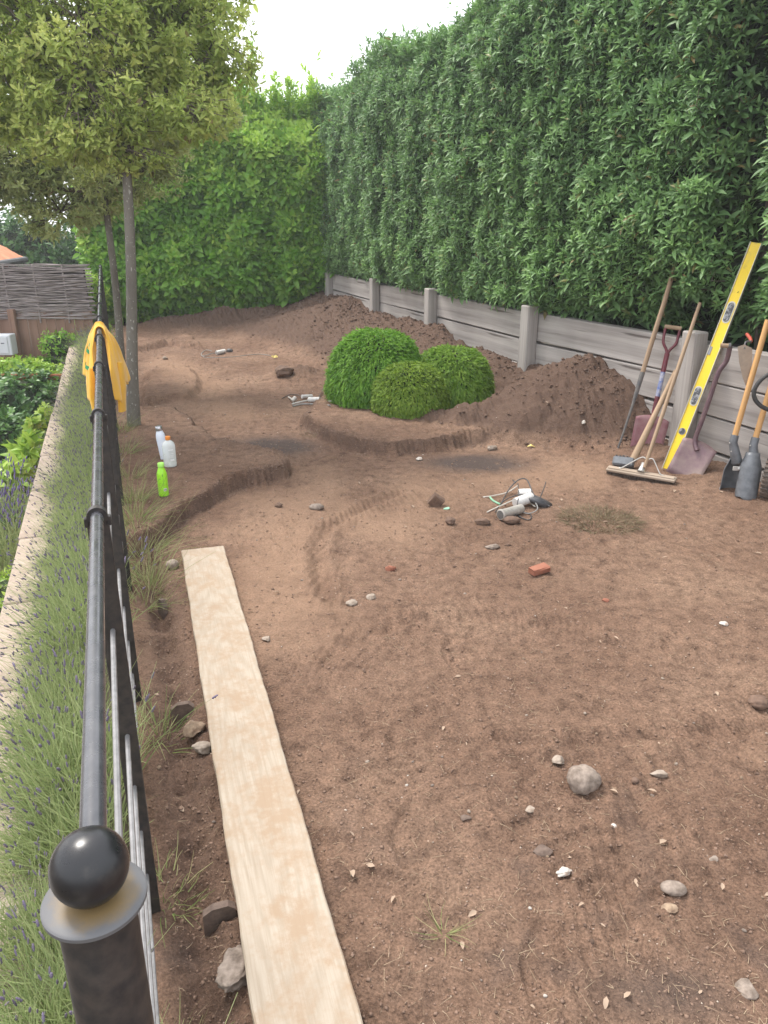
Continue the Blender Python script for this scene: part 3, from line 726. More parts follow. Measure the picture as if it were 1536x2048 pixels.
# darker inner layer
nI = 5000
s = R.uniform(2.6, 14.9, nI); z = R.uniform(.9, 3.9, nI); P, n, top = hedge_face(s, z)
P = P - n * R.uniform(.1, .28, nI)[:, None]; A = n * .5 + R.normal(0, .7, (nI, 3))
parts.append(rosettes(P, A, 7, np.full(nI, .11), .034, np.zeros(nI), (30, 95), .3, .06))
# top fringe and its upright shoots
nT = 3000
s = R.uniform(2.6, 15, nT); P, n, top = hedge_face(s, np.full(nT, 3.5)); P[:, 2] = top + R.normal(0, .07, nT) + .12 * np.clip(R.normal(size=nT) - 1.4, 0, 1)
P = P - n * R.uniform(0, .9, nT)[:, None]
parts.append(rosettes(P, np.array([0, 0, 1.]) + R.normal(0, .3, (nT, 3)), 8, .10 * R.uniform(.7, 1.1, nT), .028, np.clip(R.normal(.5, .3, nT), 0, 1), (15, 80), .3, .07))
foliage("foliage", parts, M['hedge_leaf'], hedge)
# opaque dark backing: inner shade put into its colour, sky blocked
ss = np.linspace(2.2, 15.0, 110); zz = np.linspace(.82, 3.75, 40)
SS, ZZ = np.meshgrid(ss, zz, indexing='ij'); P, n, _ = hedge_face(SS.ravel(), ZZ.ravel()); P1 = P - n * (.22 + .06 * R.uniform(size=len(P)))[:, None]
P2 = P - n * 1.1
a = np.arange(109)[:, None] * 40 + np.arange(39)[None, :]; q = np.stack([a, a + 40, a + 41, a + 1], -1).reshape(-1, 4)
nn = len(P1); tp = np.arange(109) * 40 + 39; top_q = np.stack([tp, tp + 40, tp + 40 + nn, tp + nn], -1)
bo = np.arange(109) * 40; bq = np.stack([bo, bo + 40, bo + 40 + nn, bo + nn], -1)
mesh_np("shade_core", np.concatenate([P1, P2]), [q, q + nn, top_q, bq], M['core'], hedge)
mb = MB()
for s0, zt, lean in ((5.50, 3.7, .12), (5.62, 3.0, -.1)):
    p, n, _ = hedge_face(np.array([s0]), np.array([1.5])); p = Vector(p[0]); n = Vector(n[0])
    q = [Vector((p.x, p.y, .8)) - n * .25 + Vector((0, lean * t, 3.1 * t)) - n * .0 + n * (.17 * math.sin(3.0 * t)) for t in (0, .2, .4, .6, .8, 1)]
    mb.tube(q, [.022, .02, .018, .016, .012, .008], 7)
for k in range(26):
    s0 = 5.3 + random.random() * .75; z0 = 1.0 + random.random() * (.35 if k < 16 else 2.0)
    p, n, _ = hedge_face(np.array([s0]), np.array([z0])); p = Vector(p[0]); n = Vector(n[0])
    d = Vector((random.uniform(-.2, .2), random.uniform(-.5, .3), random.uniform(-.15, .35)))
    mb.tube([p - n * .2, p - n * .08 + d * .12, p + n * .02 + d * .3, p + n * .03 + d * .45 + Vector((0, 0, random.uniform(-.04, .08)))], [.006, .004, .003, .0015], 5)
mb.build("stem", M['twig'], hedge, smooth=True)

# ---------------------------------------------------------------- back laurel hedge
lh = thing("laurel_hedge", (-3.2, 14.9, 0), "bright green broad-leaved laurel hedge closing the far end of the plot", "hedge")
def lf(x, z):
    y = 14.35 + .04 * (x + 1) + .22 * perlin(x * 1.1, z * .8, 80) + .15 * perlin(x * 2.7, z * 2.4, 81) + .35 * sstep(.9, .2, z) + .22 * sstep(-3.3, -4.8, x) * 0
    top = 3.72 + .22 * perlin(x * .9, x * 0, 83) + .1 * perlin(x * 3, x * 0, 84) - .35 * sstep(-.2, -.9, -x - 1.2)
    return y, top
n0 = 6800
x = R.uniform(-5.3, -.55, n0); z = R.uniform(.12, 4.5, n0); y, top = lf(x, z); ok = z < top; x, y, z, top = x[ok], y[ok], z[ok], top[ok]
y = y + .5 * sstep(top - .7, top, z) + R.exponential(.09, len(x)) - .05
P = np.stack([x, y, z], -1); A = np.array([0, -.8, .5]) + R.normal(0, .45, (len(P), 3))
tone = np.clip(R.normal(.12, .25, len(P)) + .35 * perlin(x * 1.7, z * 1.7, 86) + .85 * sstep(1.9, 3.6, z), 0, 1)  # rises with height: brighter light on the upper laurel put into leaf colour
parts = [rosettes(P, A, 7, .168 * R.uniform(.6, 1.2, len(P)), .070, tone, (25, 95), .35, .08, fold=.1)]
nT = 1200; x = R.uniform(-5.3, -.6, nT); _, top = lf(x, np.full(nT, 4.)); 
P = np.stack([x, 14.6 + R.uniform(0, .9, nT), top + R.normal(0, .1, nT) + .35 * np.clip(R.normal(size=nT) - 1.2, 0, 2)], -1)
parts.append(rosettes(P, np.array([0, -.15, 1.]) + R.normal(0, .25, (nT, 3)), 8, .12 * R.uniform(.7, 1.1, nT), .04, np.clip(R.normal(.9, .2, nT), 0, 1), (12, 65), .2, .12))
# tall loose shoots
for sx, hh in ((-2.22, .72), (-2.4, .3), (-1.85, .35), (-1.6, .3), (-3.0, .5), (-1.25, .3)):
    k = int(60 * hh) + 8; t = R.uniform(0, 1, k)
    P = np.stack([sx + R.normal(0, .05, k) * (1.3 - t), 14.7 + R.normal(0, .06, k), 3.7 + hh * t * 1.2], -1)
    parts.append(rosettes(P, np.array([0, -.2, 1.]) + R.normal(0, .3, (k, 3)), 5, np.full(k, .12), .04, np.ones(k), (15, 60), .2, .05))
foliage("foliage", parts, M['laurel_leaf'], lh)
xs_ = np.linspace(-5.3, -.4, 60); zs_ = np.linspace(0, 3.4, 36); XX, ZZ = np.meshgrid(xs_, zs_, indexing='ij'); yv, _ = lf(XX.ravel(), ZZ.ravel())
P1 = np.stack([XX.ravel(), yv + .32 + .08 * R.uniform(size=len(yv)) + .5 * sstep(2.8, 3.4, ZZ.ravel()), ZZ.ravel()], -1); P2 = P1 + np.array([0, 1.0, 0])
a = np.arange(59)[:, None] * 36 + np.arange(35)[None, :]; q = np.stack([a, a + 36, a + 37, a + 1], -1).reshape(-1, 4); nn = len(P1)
tp = np.arange(59) * 36 + 35; mesh_np("shade_core", np.concatenate([P1, P2]), [q, q + nn, np.stack([tp, tp + 36, tp + 36 + nn, tp + nn], -1)], M['core'], lh)  # dark backing standing in for the shade behind the leaves

# ---------------------------------------------------------------- the two young trees by the railing
def limb_pts(a, b, sag=.0, k=5, wob=.05):
    a = Vector(a); b = Vector(b); out = []
    for i in range(k + 1):
        t = i / k; p = a.lerp(b, t) + Vector((random.uniform(-wob, wob), random.uniform(-wob, wob), random.uniform(-wob, wob))) * (1 if 0 < i < k else 0)
        p.z += sag * math.sin(math.pi * t); out.append(p)
    return out
def young_tree(base, trunk_top, r0, lobes, nclus, leafL, leafW, mat, label, seedv, tone0):
    rng = np.random.default_rng(seedv); random.seed(seedv)
    t = thing("young_tree", base, label, "tree", "young trees beside the railing")
    mb = MB(); b = Vector(base); tt = Vector(trunk_top)
    pts = [b + (tt - b) * q + Vector((.018 * math.sin(q * 7 + seedv), .018 * math.cos(q * 5), 0)) for q in np.linspace(0, 1, 14)]
    pts[0].z -= .05
    mb.tube(pts, [r0 * (1.22 if i == 0 else 1.06 if i == 1 else 1 - .5 * i / 13) for i in range(14)], 14)
    mb.build("trunk", M['bark'], t, smooth=True)
    # limbs to lobe centres, twigs to clusters
    mb = MB(); C0 = []
    for (cx, cy, cz, rx, ry, rz) in lobes:
        c = Vector((cx, cy, cz)); st = b.lerp(tt, min(.98, max(.62, (cz - .9 - b.z) / (tt.z - b.z))))
        mb.tube(limb_pts(st, c, .05, 5, .06), [.028, .024, .02, .016, .012, .007], 7)
        C0.append((c, rx, ry, rz))
    Ps = []; As = []; 
    for (c, rx, ry, rz) in C0:
        k = int(nclus * rx * ry * rz ** .6)
        u = unit(rng.normal(size=(k, 3))); rr = rng.uniform(.25, 1, k) ** .45
        rr = rr * (1 + .22 * perlin(u[:, 0] * 2.5 + c.x, u[:, 2] * 2.5 + u[:, 1] * 1.7, seedv % 50))
        p = np.array(c) + u * rr[:, None] * np.array([rx, ry, rz]); 
        # clumps: pull to random clump centres
        kc = max(6, int(26 * rx * rz)); cc = np.array(c) + unit(rng.normal(size=(kc, 3))) * rng.uniform(.45, 1.0, kc)[:, None] * np.array([rx, ry, rz])
        idx = np.argmin(((p[:, None, :] - cc[None]) ** 2).sum(-1), 1); p = p + (cc[idx] - p) * rng.uniform(.15, .65, k)[:, None]
        Ps.append(p); As.append(u)
        for q in cc:
            mid = limb_pts(c, q, .04, 4, .04); mb.tube(mid, [.010, .008, .006, .005, .003], 5, cap=False)
        for q in p[:: max(1, k // 120)]:
            w = Vector(q).lerp(c, .28) + Vector((rng.normal() * .03, rng.normal() * .03, .02)); mb.tube([w, Vector(q)], [.0035, .0015], 4, cap=False)
    mb.build("branch", M['twig'], t, smooth=True)
    P = np.concatenate(Ps); U = np.concatenate(As)
    A = U * .7 + np.array([0, 0, .45]) + rng.normal(0, .45, P.shape)
    tone = np.clip(rng.normal(tone0, .3, len(P)) + .45 * perlin(P[:, 0] * 2.2, P[:, 2] * 2.2 + P[:, 1], 90), 0, 1)
    foliage("crown", [rosettes(P, A, 7, leafL * rng.uniform(.55, 1.35, len(P)), leafW, tone, (20, 95), .3, .07, rng)], mat, t)
    return t
b1 = gd(270, 852); b2 = gd(246, 778)
young_tree(b1, (b1.x + .27, b1.y, 3.6), .050,
    [(-2.12, 6.3, 2.6, .42, .32, .45), (-2.12, 6.35, 2.35, .45, .32, .28), (-2.15, 6.3, 3.1, .5, .35, .5), (-2.15, 6.25, 2.75, .60, .38, .60), (-2.2, 6.45, 2.32, .75, .40, .30), (-2.9, 6.3, 3.3, .7, .4, .6), (-1.8, 6.6, 3.9, .7, .6, .5), (-1.55, 6.6, 2.55, .45, .5, .30), (-1.40, 7.2, 3.1, .42, .5, .5), (-2.25, 6.8, 3.15, .95, .85, .70), (-2.95, 6.7, 2.85, .85, .8, .62), (-1.70, 7.0, 2.95, .62, .7, .60), (-2.55, 6.75, 2.50, .80, .7, .38), (-3.3, 6.9, 3.3, .8, .8, .6), (-1.55, 7.1, 3.45, .55, .6, .45), (-2.3, 6.9, 3.9, .9, .9, .5)],
    2300, .062, .023, M['oak_leaf'], "young tree with a pale-flecked grey trunk and yellow-green crown, the nearer one", 11, .32)
young_tree(b2, (b2.x + .10, b2.y, 3.3), .045,
    [(-3.1, 8.7, 2.15, .75, .7, .50), (-4.0, 8.6, 2.35, .8, .7, .50), (-4.45, 8.5, 2.0, .5, .5, .28), (-2.55, 8.9, 2.25, .60, .6, .42), (-3.4, 8.8, 2.9, 1.2, .9, .7), (-2.3, 9.0, 2.95, .8, .7, .6), (-3.40, 8.7, 1.85, .50, .5, .35), (-3.75, 8.4, 2.2, .7, .5, .45), (-4.4, 8.9, 3.2, .8, .7, .7), (-2.1, 9.1, 3.4, .55, .6, .5)],
    2300, .068, .023, M['oak_leaf_far'], "young tree with dull olive drooping crown, just beyond the nearer tree", 12, .22)

# ---------------------------------------------------------------- clipped mound shrubs
def mound_shrub(cx, cy, rx, ry, h, mat, label, nst, seedv, sl):
    rng = np.random.default_rng(seedv); z0 = .085
    t = thing("mound_shrub", (cx, cy, z0), label, "shrub", "mound shrubs on the soil ledge")
    u = unit(rng.normal(size=(nst * 2, 3))); u[:, 2] = np.abs(u[:, 2]) * 1.0; u = unit(u)
    u = u[:nst]
    # bulging profile: widest a third of the way up
    def surf(u, r=1.0):
        el = np.arcsin(np.clip(u[:, 2], 0, 1)); c = np.cos(el) ** .72; s = np.sin(el)
        az = np.arctan2(u[:, 1], u[:, 0]); lump = 1 + .035 * perlin(az * 2.2, s * 4, seedv) + .02 * perlin(az * 7, s * 10, seedv + 1)
        tuck = 1 - .10 * sstep(.28, 0., s)
        return np.stack([cx + rx * c * np.cos(az) * lump * r * tuck, cy + ry * c * np.sin(az) * lump * r * tuck, z0 + h * s * lump * r], -1)
    P = surf(u, 1.0) - u * np.array([rx, ry, h]) * rng.exponential(.045, nst)[:, None]
    P[:, 2] = np.maximum(P[:, 2], z0 + .03)
    az = np.arctan2(u[:, 1], u[:, 0]); out = np.stack([np.cos(az), np.sin(az), np.zeros(nst)], -1)
    flat = np.clip(u[:, 2], 0, 1)[:, None]
    D = out * (.30 + .6 * flat) + np.array([0, 0, -1.]) * (1.05 - .95 * flat) + rng.normal(0, .22, (nst, 3)) + np.array([0, 0, .35]) * flat
    L = sl * rng.uniform(.6, 1.3, nst) * (1 - .35 * flat[:, 0])
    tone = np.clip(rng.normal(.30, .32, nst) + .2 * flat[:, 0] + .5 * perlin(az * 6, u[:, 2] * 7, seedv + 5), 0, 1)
    Nn = out * .8 + np.array([0, 0, .6]) + rng.normal(0, .3, (nst, 3))
    g1 = leaf_geo(P, D, Nn, L, .0105, .25, .2, tone)
    # side sprays on each strand
    D2 = unit(D) + rng.normal(0, .42, (nst, 3)); g2 = leaf_geo(P + unit(D) * L[:, None] * .3 + out * .004, D2, Nn, L * .55, .008, .3, .2, tone)
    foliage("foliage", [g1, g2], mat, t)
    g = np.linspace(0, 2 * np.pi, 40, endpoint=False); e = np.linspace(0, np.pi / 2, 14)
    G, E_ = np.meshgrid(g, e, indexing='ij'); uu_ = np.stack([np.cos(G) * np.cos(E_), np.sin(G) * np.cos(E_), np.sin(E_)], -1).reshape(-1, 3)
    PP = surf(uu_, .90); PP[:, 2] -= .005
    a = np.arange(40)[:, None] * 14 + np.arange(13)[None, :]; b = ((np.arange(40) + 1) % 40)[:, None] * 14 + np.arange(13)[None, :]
    mesh_np("shade_core", PP, [np.stack([a, b, b + 1, a + 1], -1).reshape(-1, 4)], M['dark_core'], t)  # dark core painted as the shade between the strands
mound_shrub(-.075, 7.47, .485, .46, .70, M['mound_a'], "largest bright green dome-shaped shrub of the three on the soil, at the left", 17000, 21, .075)
mound_shrub(.235, 7.02, .365, .34, .46, M['mound_b'], "smallest yellow-green dome-shaped shrub, in front of the other two", 14000, 22, .045)
mound_shrub(.650, 7.44, .41, .39, .54, M['mound_c'], "mid-sized green dome-shaped shrub of the three, at the right", 14000, 23, .07)

# ================================================================ METAL RAILING
rl = thing("metal_railing", (FX(6), 6, 0), "long black metal railing with round handrail and ball-topped end post along the lavender", "railing")
RZ = 1.12
def fp(Y, o=0.0, z=0.0): return Vector((FX(Y), Y, z)) + FN * o
Y0 = .594
sY = .951; posts = [Y0 + sY * k for k in range(1, 14)]
mb = MB(); mb.tube([fp(Y0 - .02, 0, RZ), fp(3, 0, RZ), fp(7, 0, RZ), fp(posts[-1] + .1, 0, RZ)], .0137, 18); mb.build("handrail", M['rail_paint'], rl, smooth=True)
for rz in (.845, .56, .41, .27, .13):
    mb = MB(); mb.tube([fp(Y0, 0, rz), fp(6, 0, rz), fp(posts[-1], 0, rz)], .0058, 8); mb.build("rod", M['rod'], rl, smooth=True)
for k, Y in enumerate(posts):
    mb = MB(); c = fp(Y, 0, 0); mb.box(c + Vector((0, 0, .545)), (.046, .012, 1.13), Mrot, .002)
    p = mb.build("post", M['post_paint'], rl)
    mb = MB(); x = FN; zz_ = Vector((0, 0, 1)); segs = 26
    mb.lathe([(.0142, -.010), (.0215, -.010), (.0215, .010), (.0142, .010)], fp(Y, 0, RZ), tuple(FD), segs); mb.build("collar", M['post_paint'], p, smooth=True)
    for sgn in (-1, 1): mb = MB(); mb.box(fp(Y, sgn * .0225, RZ - .012), (.010, .016, .022), Mrot, .002); mb.build("bracket", M['post_paint'], p)
# ball-topped end post
ep = fp(Y0 - .004, .004, 0)
b_ = MB(); b_.lathe([(.036, 0), (.038, .004), (.038, 1.062), (.036, 1.066)], (0, 0, 0), seg=48); o = b_.build("end_post", M['post_paint'], None, smooth=True); place_local(o, rl, ep); endp = o; ORG[endp.name] = ep
b_ = MB(); b_.lathe([(.012, -.003), (.047, -.003), (.0505, 0), (.0505, .004), (.048, .006), (.012, .007)], (0, 0, 0), seg=56); o = b_.build("flange", M['flange'], None, smooth=True); place_local(o, endp, ep + Vector((0, 0, 1.068)))
prof = [(.0375 * math.sin(math.pi * i / 24) + .0002, -.0375 * math.cos(math.pi * i / 24)) for i in range(25)]
b_ = MB(); b_.lathe(prof, (0, 0, 0), seg=48); o = b_.build("ball", M['black_paint'], None, smooth=True); place_local(o, endp, ep + Vector((0, 0, 1.111)))

# ================================================================ LAVENDER
def ribbons(P, D, L, W, bend, n_seg=3, rng=R, tone=None):
    """tapering grass-like strips bending by 'bend' (vector); returns mesh arrays"""
    n = len(P); D = unit(D); S = unit(np.cross(D, unit(rng.normal(size=(n, 3))))); V = []
    for i in range(n_seg + 1):
        t = i / n_seg; c = P + D * (L * t)[:, None] + bend * (L * t * t)[:, None]; w = W * (1 - .75 * t)
        V += [c - S * (w / 2)[:, None], c + S * (w / 2)[:, None]]
    V = np.stack(V, 1); m = 2 * (n_seg + 1); b = (np.arange(n) * m)[:, None]
    Q = np.concatenate([b + np.array([[2 * i, 2 * i + 1, 2 * i + 3, 2 * i + 2]]) for i in range(n_seg)])
    tip = (V[:, -1] + V[:, -2]) / 2; td = unit(tip - (V[:, -3] + V[:, -4]) / 2)
    t = np.zeros(n) if tone is None else tone
    return V.reshape(-1, 3), np.zeros((0, 3), int), Q, np.repeat(t, m), tip, td
def spikes(P, D, L, r, rng=R):
    n = len(P); D = unit(D); X = unit(np.cross(D, unit(rng.normal(size=(n, 3))))); Y = np.cross(D, X); V = []
    prof = [(0, .3), (.15, .9), (.32, .65), (.5, 1.0), (.68, .6), (.85, .7), (1, .1)]
    for t, q in prof:
        for k in range(5):
            a = 2 * math.pi * k / 5 + t * 3; rr = r * q
            V.append(P + D * (L * t)[:, None] + X * (rr * math.cos(a))[:, None] + Y * (rr * math.sin(a))[:, None])
    V = np.stack(V, 1); m = 35; b = (np.arange(n) * m)[:, None]; qs = []
    for i in range(6):
        for k in range(5): qs.append([i * 5 + k, i * 5 + (k + 1) % 5, (i + 1) * 5 + (k + 1) % 5, (i + 1) * 5 + k])
    Q = (b[:, :, None] + np.array(qs)[None]).reshape(-1, 4)
    return V.reshape(-1, 3), np.zeros((0, 3), int), Q, np.repeat(rng.uniform(0, .6, n), m)
def lav_proto(seedv, purple=False):
    rng = np.random.default_rng(seedv)
    t = thing("lavender_plant", (0, 0, 0), "x", "lavender")
    k = 230; a = rng.uniform(0, 6.28, k); r = .17 * np.sqrt(rng.uniform(0, 1, k))
    P = np.stack([r * np.cos(a), r * np.sin(a), rng.uniform(0, .05, k)], -1)
    D = np.stack([P[:, 0] * 3.2, P[:, 1] * 3.2, np.ones(k)], -1) + rng.normal(0, .16, (k, 3)); L = rng.uniform(.30, .54, k)
    bend = np.array([0, 0, -.10]) + rng.normal(0, .12, (k, 3)); tone = rng.uniform(0, .9, k)
    g = ribbons(P, D, L, np.full(k, .0042), bend, 4, rng, tone); tip, td = g[4], g[5]
    k2 = 620; a = rng.uniform(0, 6.28, k2); r = .20 * np.sqrt(rng.uniform(0, 1, k2))
    P2 = np.stack([r * np.cos(a), r * np.sin(a), rng.uniform(0, .22, k2)], -1)
    D2 = np.stack([P2[:, 0] * 2.5, P2[:, 1] * 2.5, np.full(k2, .8)], -1) + rng.normal(0, .35, (k2, 3))
    g2 = ribbons(P2, D2, rng.uniform(.07, .19, k2), np.full(k2, .0062), np.array([0, 0, -.05]) + rng.normal(0, .15, (k2, 3)), 3, rng, rng.uniform(0, .6, k2))
    foliage("foliage", [g[:4], g2[:4]], M['lav_leaf'], t)
    sel = rng.uniform(size=k) < (.9 if purple else .30)
    V, T, Q, tn = spikes(tip[sel], td[sel], rng.uniform(.018, .038, sel.sum()), rng.uniform(.0038, .0062, sel.sum()), rng)
    mesh_np("flowers", V, [Q], M['lav_purple'] if purple else M['lav_flower'], t, attrs={'tone': tn})
    return t
protos = [lav_proto(100 + i) for i in range(6)]; pp = lav_proto(120, True)
used = set()
def put_copy(root, loc, rotz, tilt, sc, label, group):
    if root.name in used:
        r = root.copy(); C.objects.link(r)
        for ch in root.children:
            c = ch.copy(); C.objects.link(c); c.parent = r
    else: r = root; used.add(root.name)
    r.location = loc; r.rotation_euler = (tilt[0], tilt[1], rotz); r.scale = (sc,) * 3
    r['label'] = label; r['group'] = group; return r
Yp = .35; i = 0; random.seed(3)
rows = []
while Yp < 13.3:
    for o_ in ((.19, .27) if Yp < 9 else (.19,)):
        rows.append((Yp + random.uniform(-.05, .05), o_ + random.uniform(-.03, .03)))
    Yp += .29
for Yq, oq in rows:
    p = fp(Yq, oq, -.03); sc = random.uniform(.66, .90) * (1 if oq < .2 else .74)
    # leans away from the railing over the coping
    rt = random.uniform(0, 6.28); lean = random.uniform(.12, .38)
    ax = Vector((0, 0, 1)).cross(FN); q = Matrix.Rotation(lean, 4, ax).to_quaternion() @ Matrix.Rotation(rt, 4, 'Z').to_quaternion()
    r = put_copy(protos[i % 6], p, 0, (0, 0), sc, "grey-green lavender plant with fading flower spikes between the railing and the coping", "lavender plants along the railing")
    r.rotation_euler = q.to_euler(); i += 1
# right-hand tufts under the railing
def tuft(name, c, rad, k, L, mat, label, cat, group=None, seedv=1, wid=.0035, spread=1.6, up=1.0, droop=-.15, tone=(0, 1)):
    rng = np.random.default_rng(seedv); a = rng.uniform(0, 6.28, k); r = rad * np.sqrt(rng.uniform(0, 1, k))
    P = np.stack([c[0] + r * np.cos(a), c[1] + r * np.sin(a), np.full(k, c[2])], -1)
    if len(c) and name != 'tuft': P[:, 2] = H(P[:, 0], P[:, 1], False) if P[:, 2].mean() > -.5 else P[:, 2]
    D = np.stack([r * np.cos(a) / max(rad, .01) * spread, r * np.sin(a) / max(rad, .01) * spread, np.full(k, up)], -1) + rng.normal(0, .3, (k, 3))
    g = ribbons(P, D, L * rng.uniform(.5, 1.1, k), np.full(k, wid), np.array([0, 0, droop]) + rng.normal(0, .2, (k, 3)), 3, rng, rng.uniform(tone[0], tone[1], k))
    V, T, Q, t = g[:4]
    o = mesh_np(name, V, [Q], mat, attrs={'tone': t}, origin=tuple(c)); tag(o, label, cat, group); return o
for j, (Yt, o_, h) in enumerate([(1.1, -.02, .10), (1.6, -.04, .10), (2.3, -.06, .18), (3.3, -.07, .24), (3.55, -.1, .32), (3.85, -.08, .34), (4.15, -.07, .3), (4.5, -.07, .26), (5.0, -.06, .22), (5.6, -.06, .22), (6.3, -.06, .2)]):
    p = fp(Yt, o_, 0); tuft("grass_tuft", (p.x, p.y, hz(p.x, p.y)), .09, 130 if h > .25 else 80, h, M['grass'], "wispy green grass tuft growing at the foot of the black railing", "grass tuft", "grass tufts at the foot of the railing", 40 + j, .0032)
p = gd(888, 1868); tuft("grass_sprig", tuple(p), .02, 26, .085, M['grass'], "small green grass sprig lying alone on the foreground soil", "grass tuft", None, 60, .002, 2.5, .6)
# dead turf by the cables
p = gd(1200, 1040); tuft("dead_turf", tuple(p), .24, 1500, .075, M['dead_grass'], "flattened patch of dead grass on the soil right of the cable bundle", "dead grass", None, 61, .003, 1.0, .45, -.3)
p = gd(622, 852); tuft("root_tangle", (p.x, p.y, hz(p.x, p.y)), .10, 260, .075, M['dead_grass'], "brown tangle of roots hanging on the ledge left of the shrubs", "roots", None, 62, .003, 1.0, .2, -.9)
p = fp(1.42, .33, .22)
mb = MB(); mb.slab([(-.004, 0), (.006, .012), (.005, .03), (0, .045), (-.007, .028), (-.008, .01)], .001, p, (.8, .3, .5), (.1, .7, .7)); mb.slab([(0, 0), (.004, .01), (.002, .03), (-.003, .012)], .001, p, (.2, .9, .3), (-.6, .2, .7))
tag(mb.build("feather", M['feather'], origin=p), "small white feather caught in the lavender near the end post", "feather")

# ================================================================ YELLOW SHIRT
sh = thing("draped_shirt", (FX(4.8), 4.8, RZ), "yellow shirt with green lettering hung over the black handrail", "shirt")
nu, nv = 72, 44
rs = np.random.default_rng(4)
def shirt_pt(u, v):
    """u -1..1 across the rail (left side negative), v 0..1 along it"""
    hang = .45 if u < 0 else .43
    # ragged hem
    hem = hang * (1 - .10 * math.sin(v * 9 + (1 if u < 0 else 3)) - (.18 if u > 0 else .22) * max(0, v - .55) - (.10 * abs(v - .3) if u < 0 else 0))
    a = abs(u); s_ = a * hem
    r0 = .019
    Yc = 4.52 + .66 * v
    squeeze = .40 + .60 * min(1, s_ / .25)         # bunched on the rail, opening lower
    Yc = 4.80 + (Yc - 4.80) * squeeze
    sg = -1 if u < 0 else 1
    if s_ < r0 * math.pi / 2: th = s_ / r0; off = r0 * math.sin(th); z = RZ + r0 * math.cos(th)
    else: q = s_ - r0 * math.pi / 2; off = r0 + (.03 + (.105 if u < 0 else .10) * v) * (1 - math.exp(-q * 5)) + .03 * q; z = RZ - q * .97
    fold = .013 * math.sin(v * 21 + 2.2 * s_ * 4 + (0 if sg < 0 else 1.4)) + .005 * math.sin(v * 43 + 1 + s_ * 9)
    off += fold * min(1, s_ / .12) + (.012 * math.sin(v * 26) if s_ < .05 else .012 * math.sin(v * 26) * max(0, 1 - s_ / .2))
    z += .006 * math.cos(v * 26) * max(0, 1 - s_ / .1)
    p = fp(Yc, -sg * off, z); return p
Vs = []; 
for i_ in range(nu + 1):
    for j_ in range(nv + 1): Vs.append(shirt_pt(-1 + 2 * i_ / nu, j_ / nv))
a = np.arange(nu)[:, None] * (nv + 1) + np.arange(nv)[None, :]
Q = np.stack([a, a + 1, a + nv + 2, a + nv + 1], -1).reshape(-1, 4)
body = mesh_np("cloth", np.array([list(v) for v in Vs]), [Q], M['jersey'], sh, smooth=True)
sm = body.modifiers.new("thick", 'SOLIDIFY'); sm.thickness = .003
def sleeve(pts, rads, flat):
    mb = MB(); mb.tube(pts, rads, 18, True, flat); mb.build("sleeve", M['jersey'], sh, smooth=True)
q = fp(4.62, .075, .74); sleeve([q + Vector((0, .04, .16)), q, q + Vector((.012, -.01, -.10)), q + Vector((.03, -.02, -.20))], [.05, .058, .052, .040], .45)
q = fp(4.72, -.09, .78); sleeve([q + Vector((0, .02, .14)), q, q + Vector((-.01, 0, -.09)), q + Vector((-.015, 0, -.16))], [.045, .052, .048, .045], .45)
# green lettering on the left-hand side: part of a C and a stroke above it
def on_shirt(u, v, lift=.008):
    p = shirt_pt(u, v); a_ = shirt_pt(u + .01, v); b_ = shirt_pt(u, v + .01); n_ = (a_ - p).cross(b_ - p).normalized()
    if n_.dot(FN) < 0: n_ = -n_
    return p + n_ * lift, n_
mb = MB()
def stroke(path, w):
    pn = [on_shirt(u, v) for u, v in path]; pts = [q_[0] for q_ in pn]; vs = []
    for k in range(len(pts)):
        d = (pts[min(k + 1, len(pts) - 1)] - pts[max(0, k - 1)]).normalized(); sd_ = d.cross(pn[k][1]).normalized()
        vs += [pts[k] - sd_ * w / 2, pts[k] + sd_ * w / 2]
    mb.add(vs, [(2 * k, 2 * k + 1, 2 * k + 3, 2 * k + 2) for k in range(len(pts) - 1)])
stroke([(-.50 + .11 * math.sin(t), .60 + .24 * math.cos(t)) for t in np.linspace(.9, 5.4, 30)], .024)
stroke([(-.31, .45), (-.30, .55), (-.29, .65), (-.28, .75)], .022)
mb.build("lettering", M['emblem'], sh)

# ================================================================ SCAFFOLD BOARD
pa, pb = gnd(365, 1099, .055), gnd(446, 1094, .055); pc, pd = gnd(512, 2040, .055), gnd(719, 2040, .055)
ca = (pa + pb) / 2; cb = (pc + pd) / 2; d = (ca - cb).normalized(); Lp = 3.9; mid = ca - d * Lp / 2
me_ = MB(); NS = 60; W_ = .228; T_ = .036; vs = []
for k in range(NS + 1):
    yv = -Lp / 2 + Lp * k / NS; wl_ = .0018 * math.sin(k * .9) + .0014 * math.sin(k * 2.3); wr_ = .0018 * math.sin(k * .7 + 2) + .001 * math.sin(k * 3.1)
    bow = .006 * math.sin(math.pi * k / NS) + .002 * math.sin(k * .33)
    for xx, z_ in ((-W_ / 2 + wl_, -T_ / 2), (-W_ / 2 + wl_, T_ / 2 - .004), (-W_ / 2 + .004 + wl_, T_ / 2), (W_ / 2 - .004 + wr_, T_ / 2), (W_ / 2 + wr_, T_ / 2 - .004), (W_ / 2 + wr_, -T_ / 2)): vs.append((xx, yv, z_ + bow))
fs = []
for k in range(NS):
    for e in range(6): fs.append((k * 6 + e, (k + 1) * 6 + e, (k + 1) * 6 + (e + 1) % 6, k * 6 + (e + 1) % 6))
fs += [tuple(range(6)), tuple(NS * 6 + e for e in range(5, -1, -1))]
me_.add(vs, [tuple(f) for f in fs]); o = me_.build("scaffold_board", M['plank'])
o.location = mid + Vector((0, 0, -T_ / 2)); o.rotation_euler = (0, 0, math.atan2(d.y, d.x) - math.pi / 2)
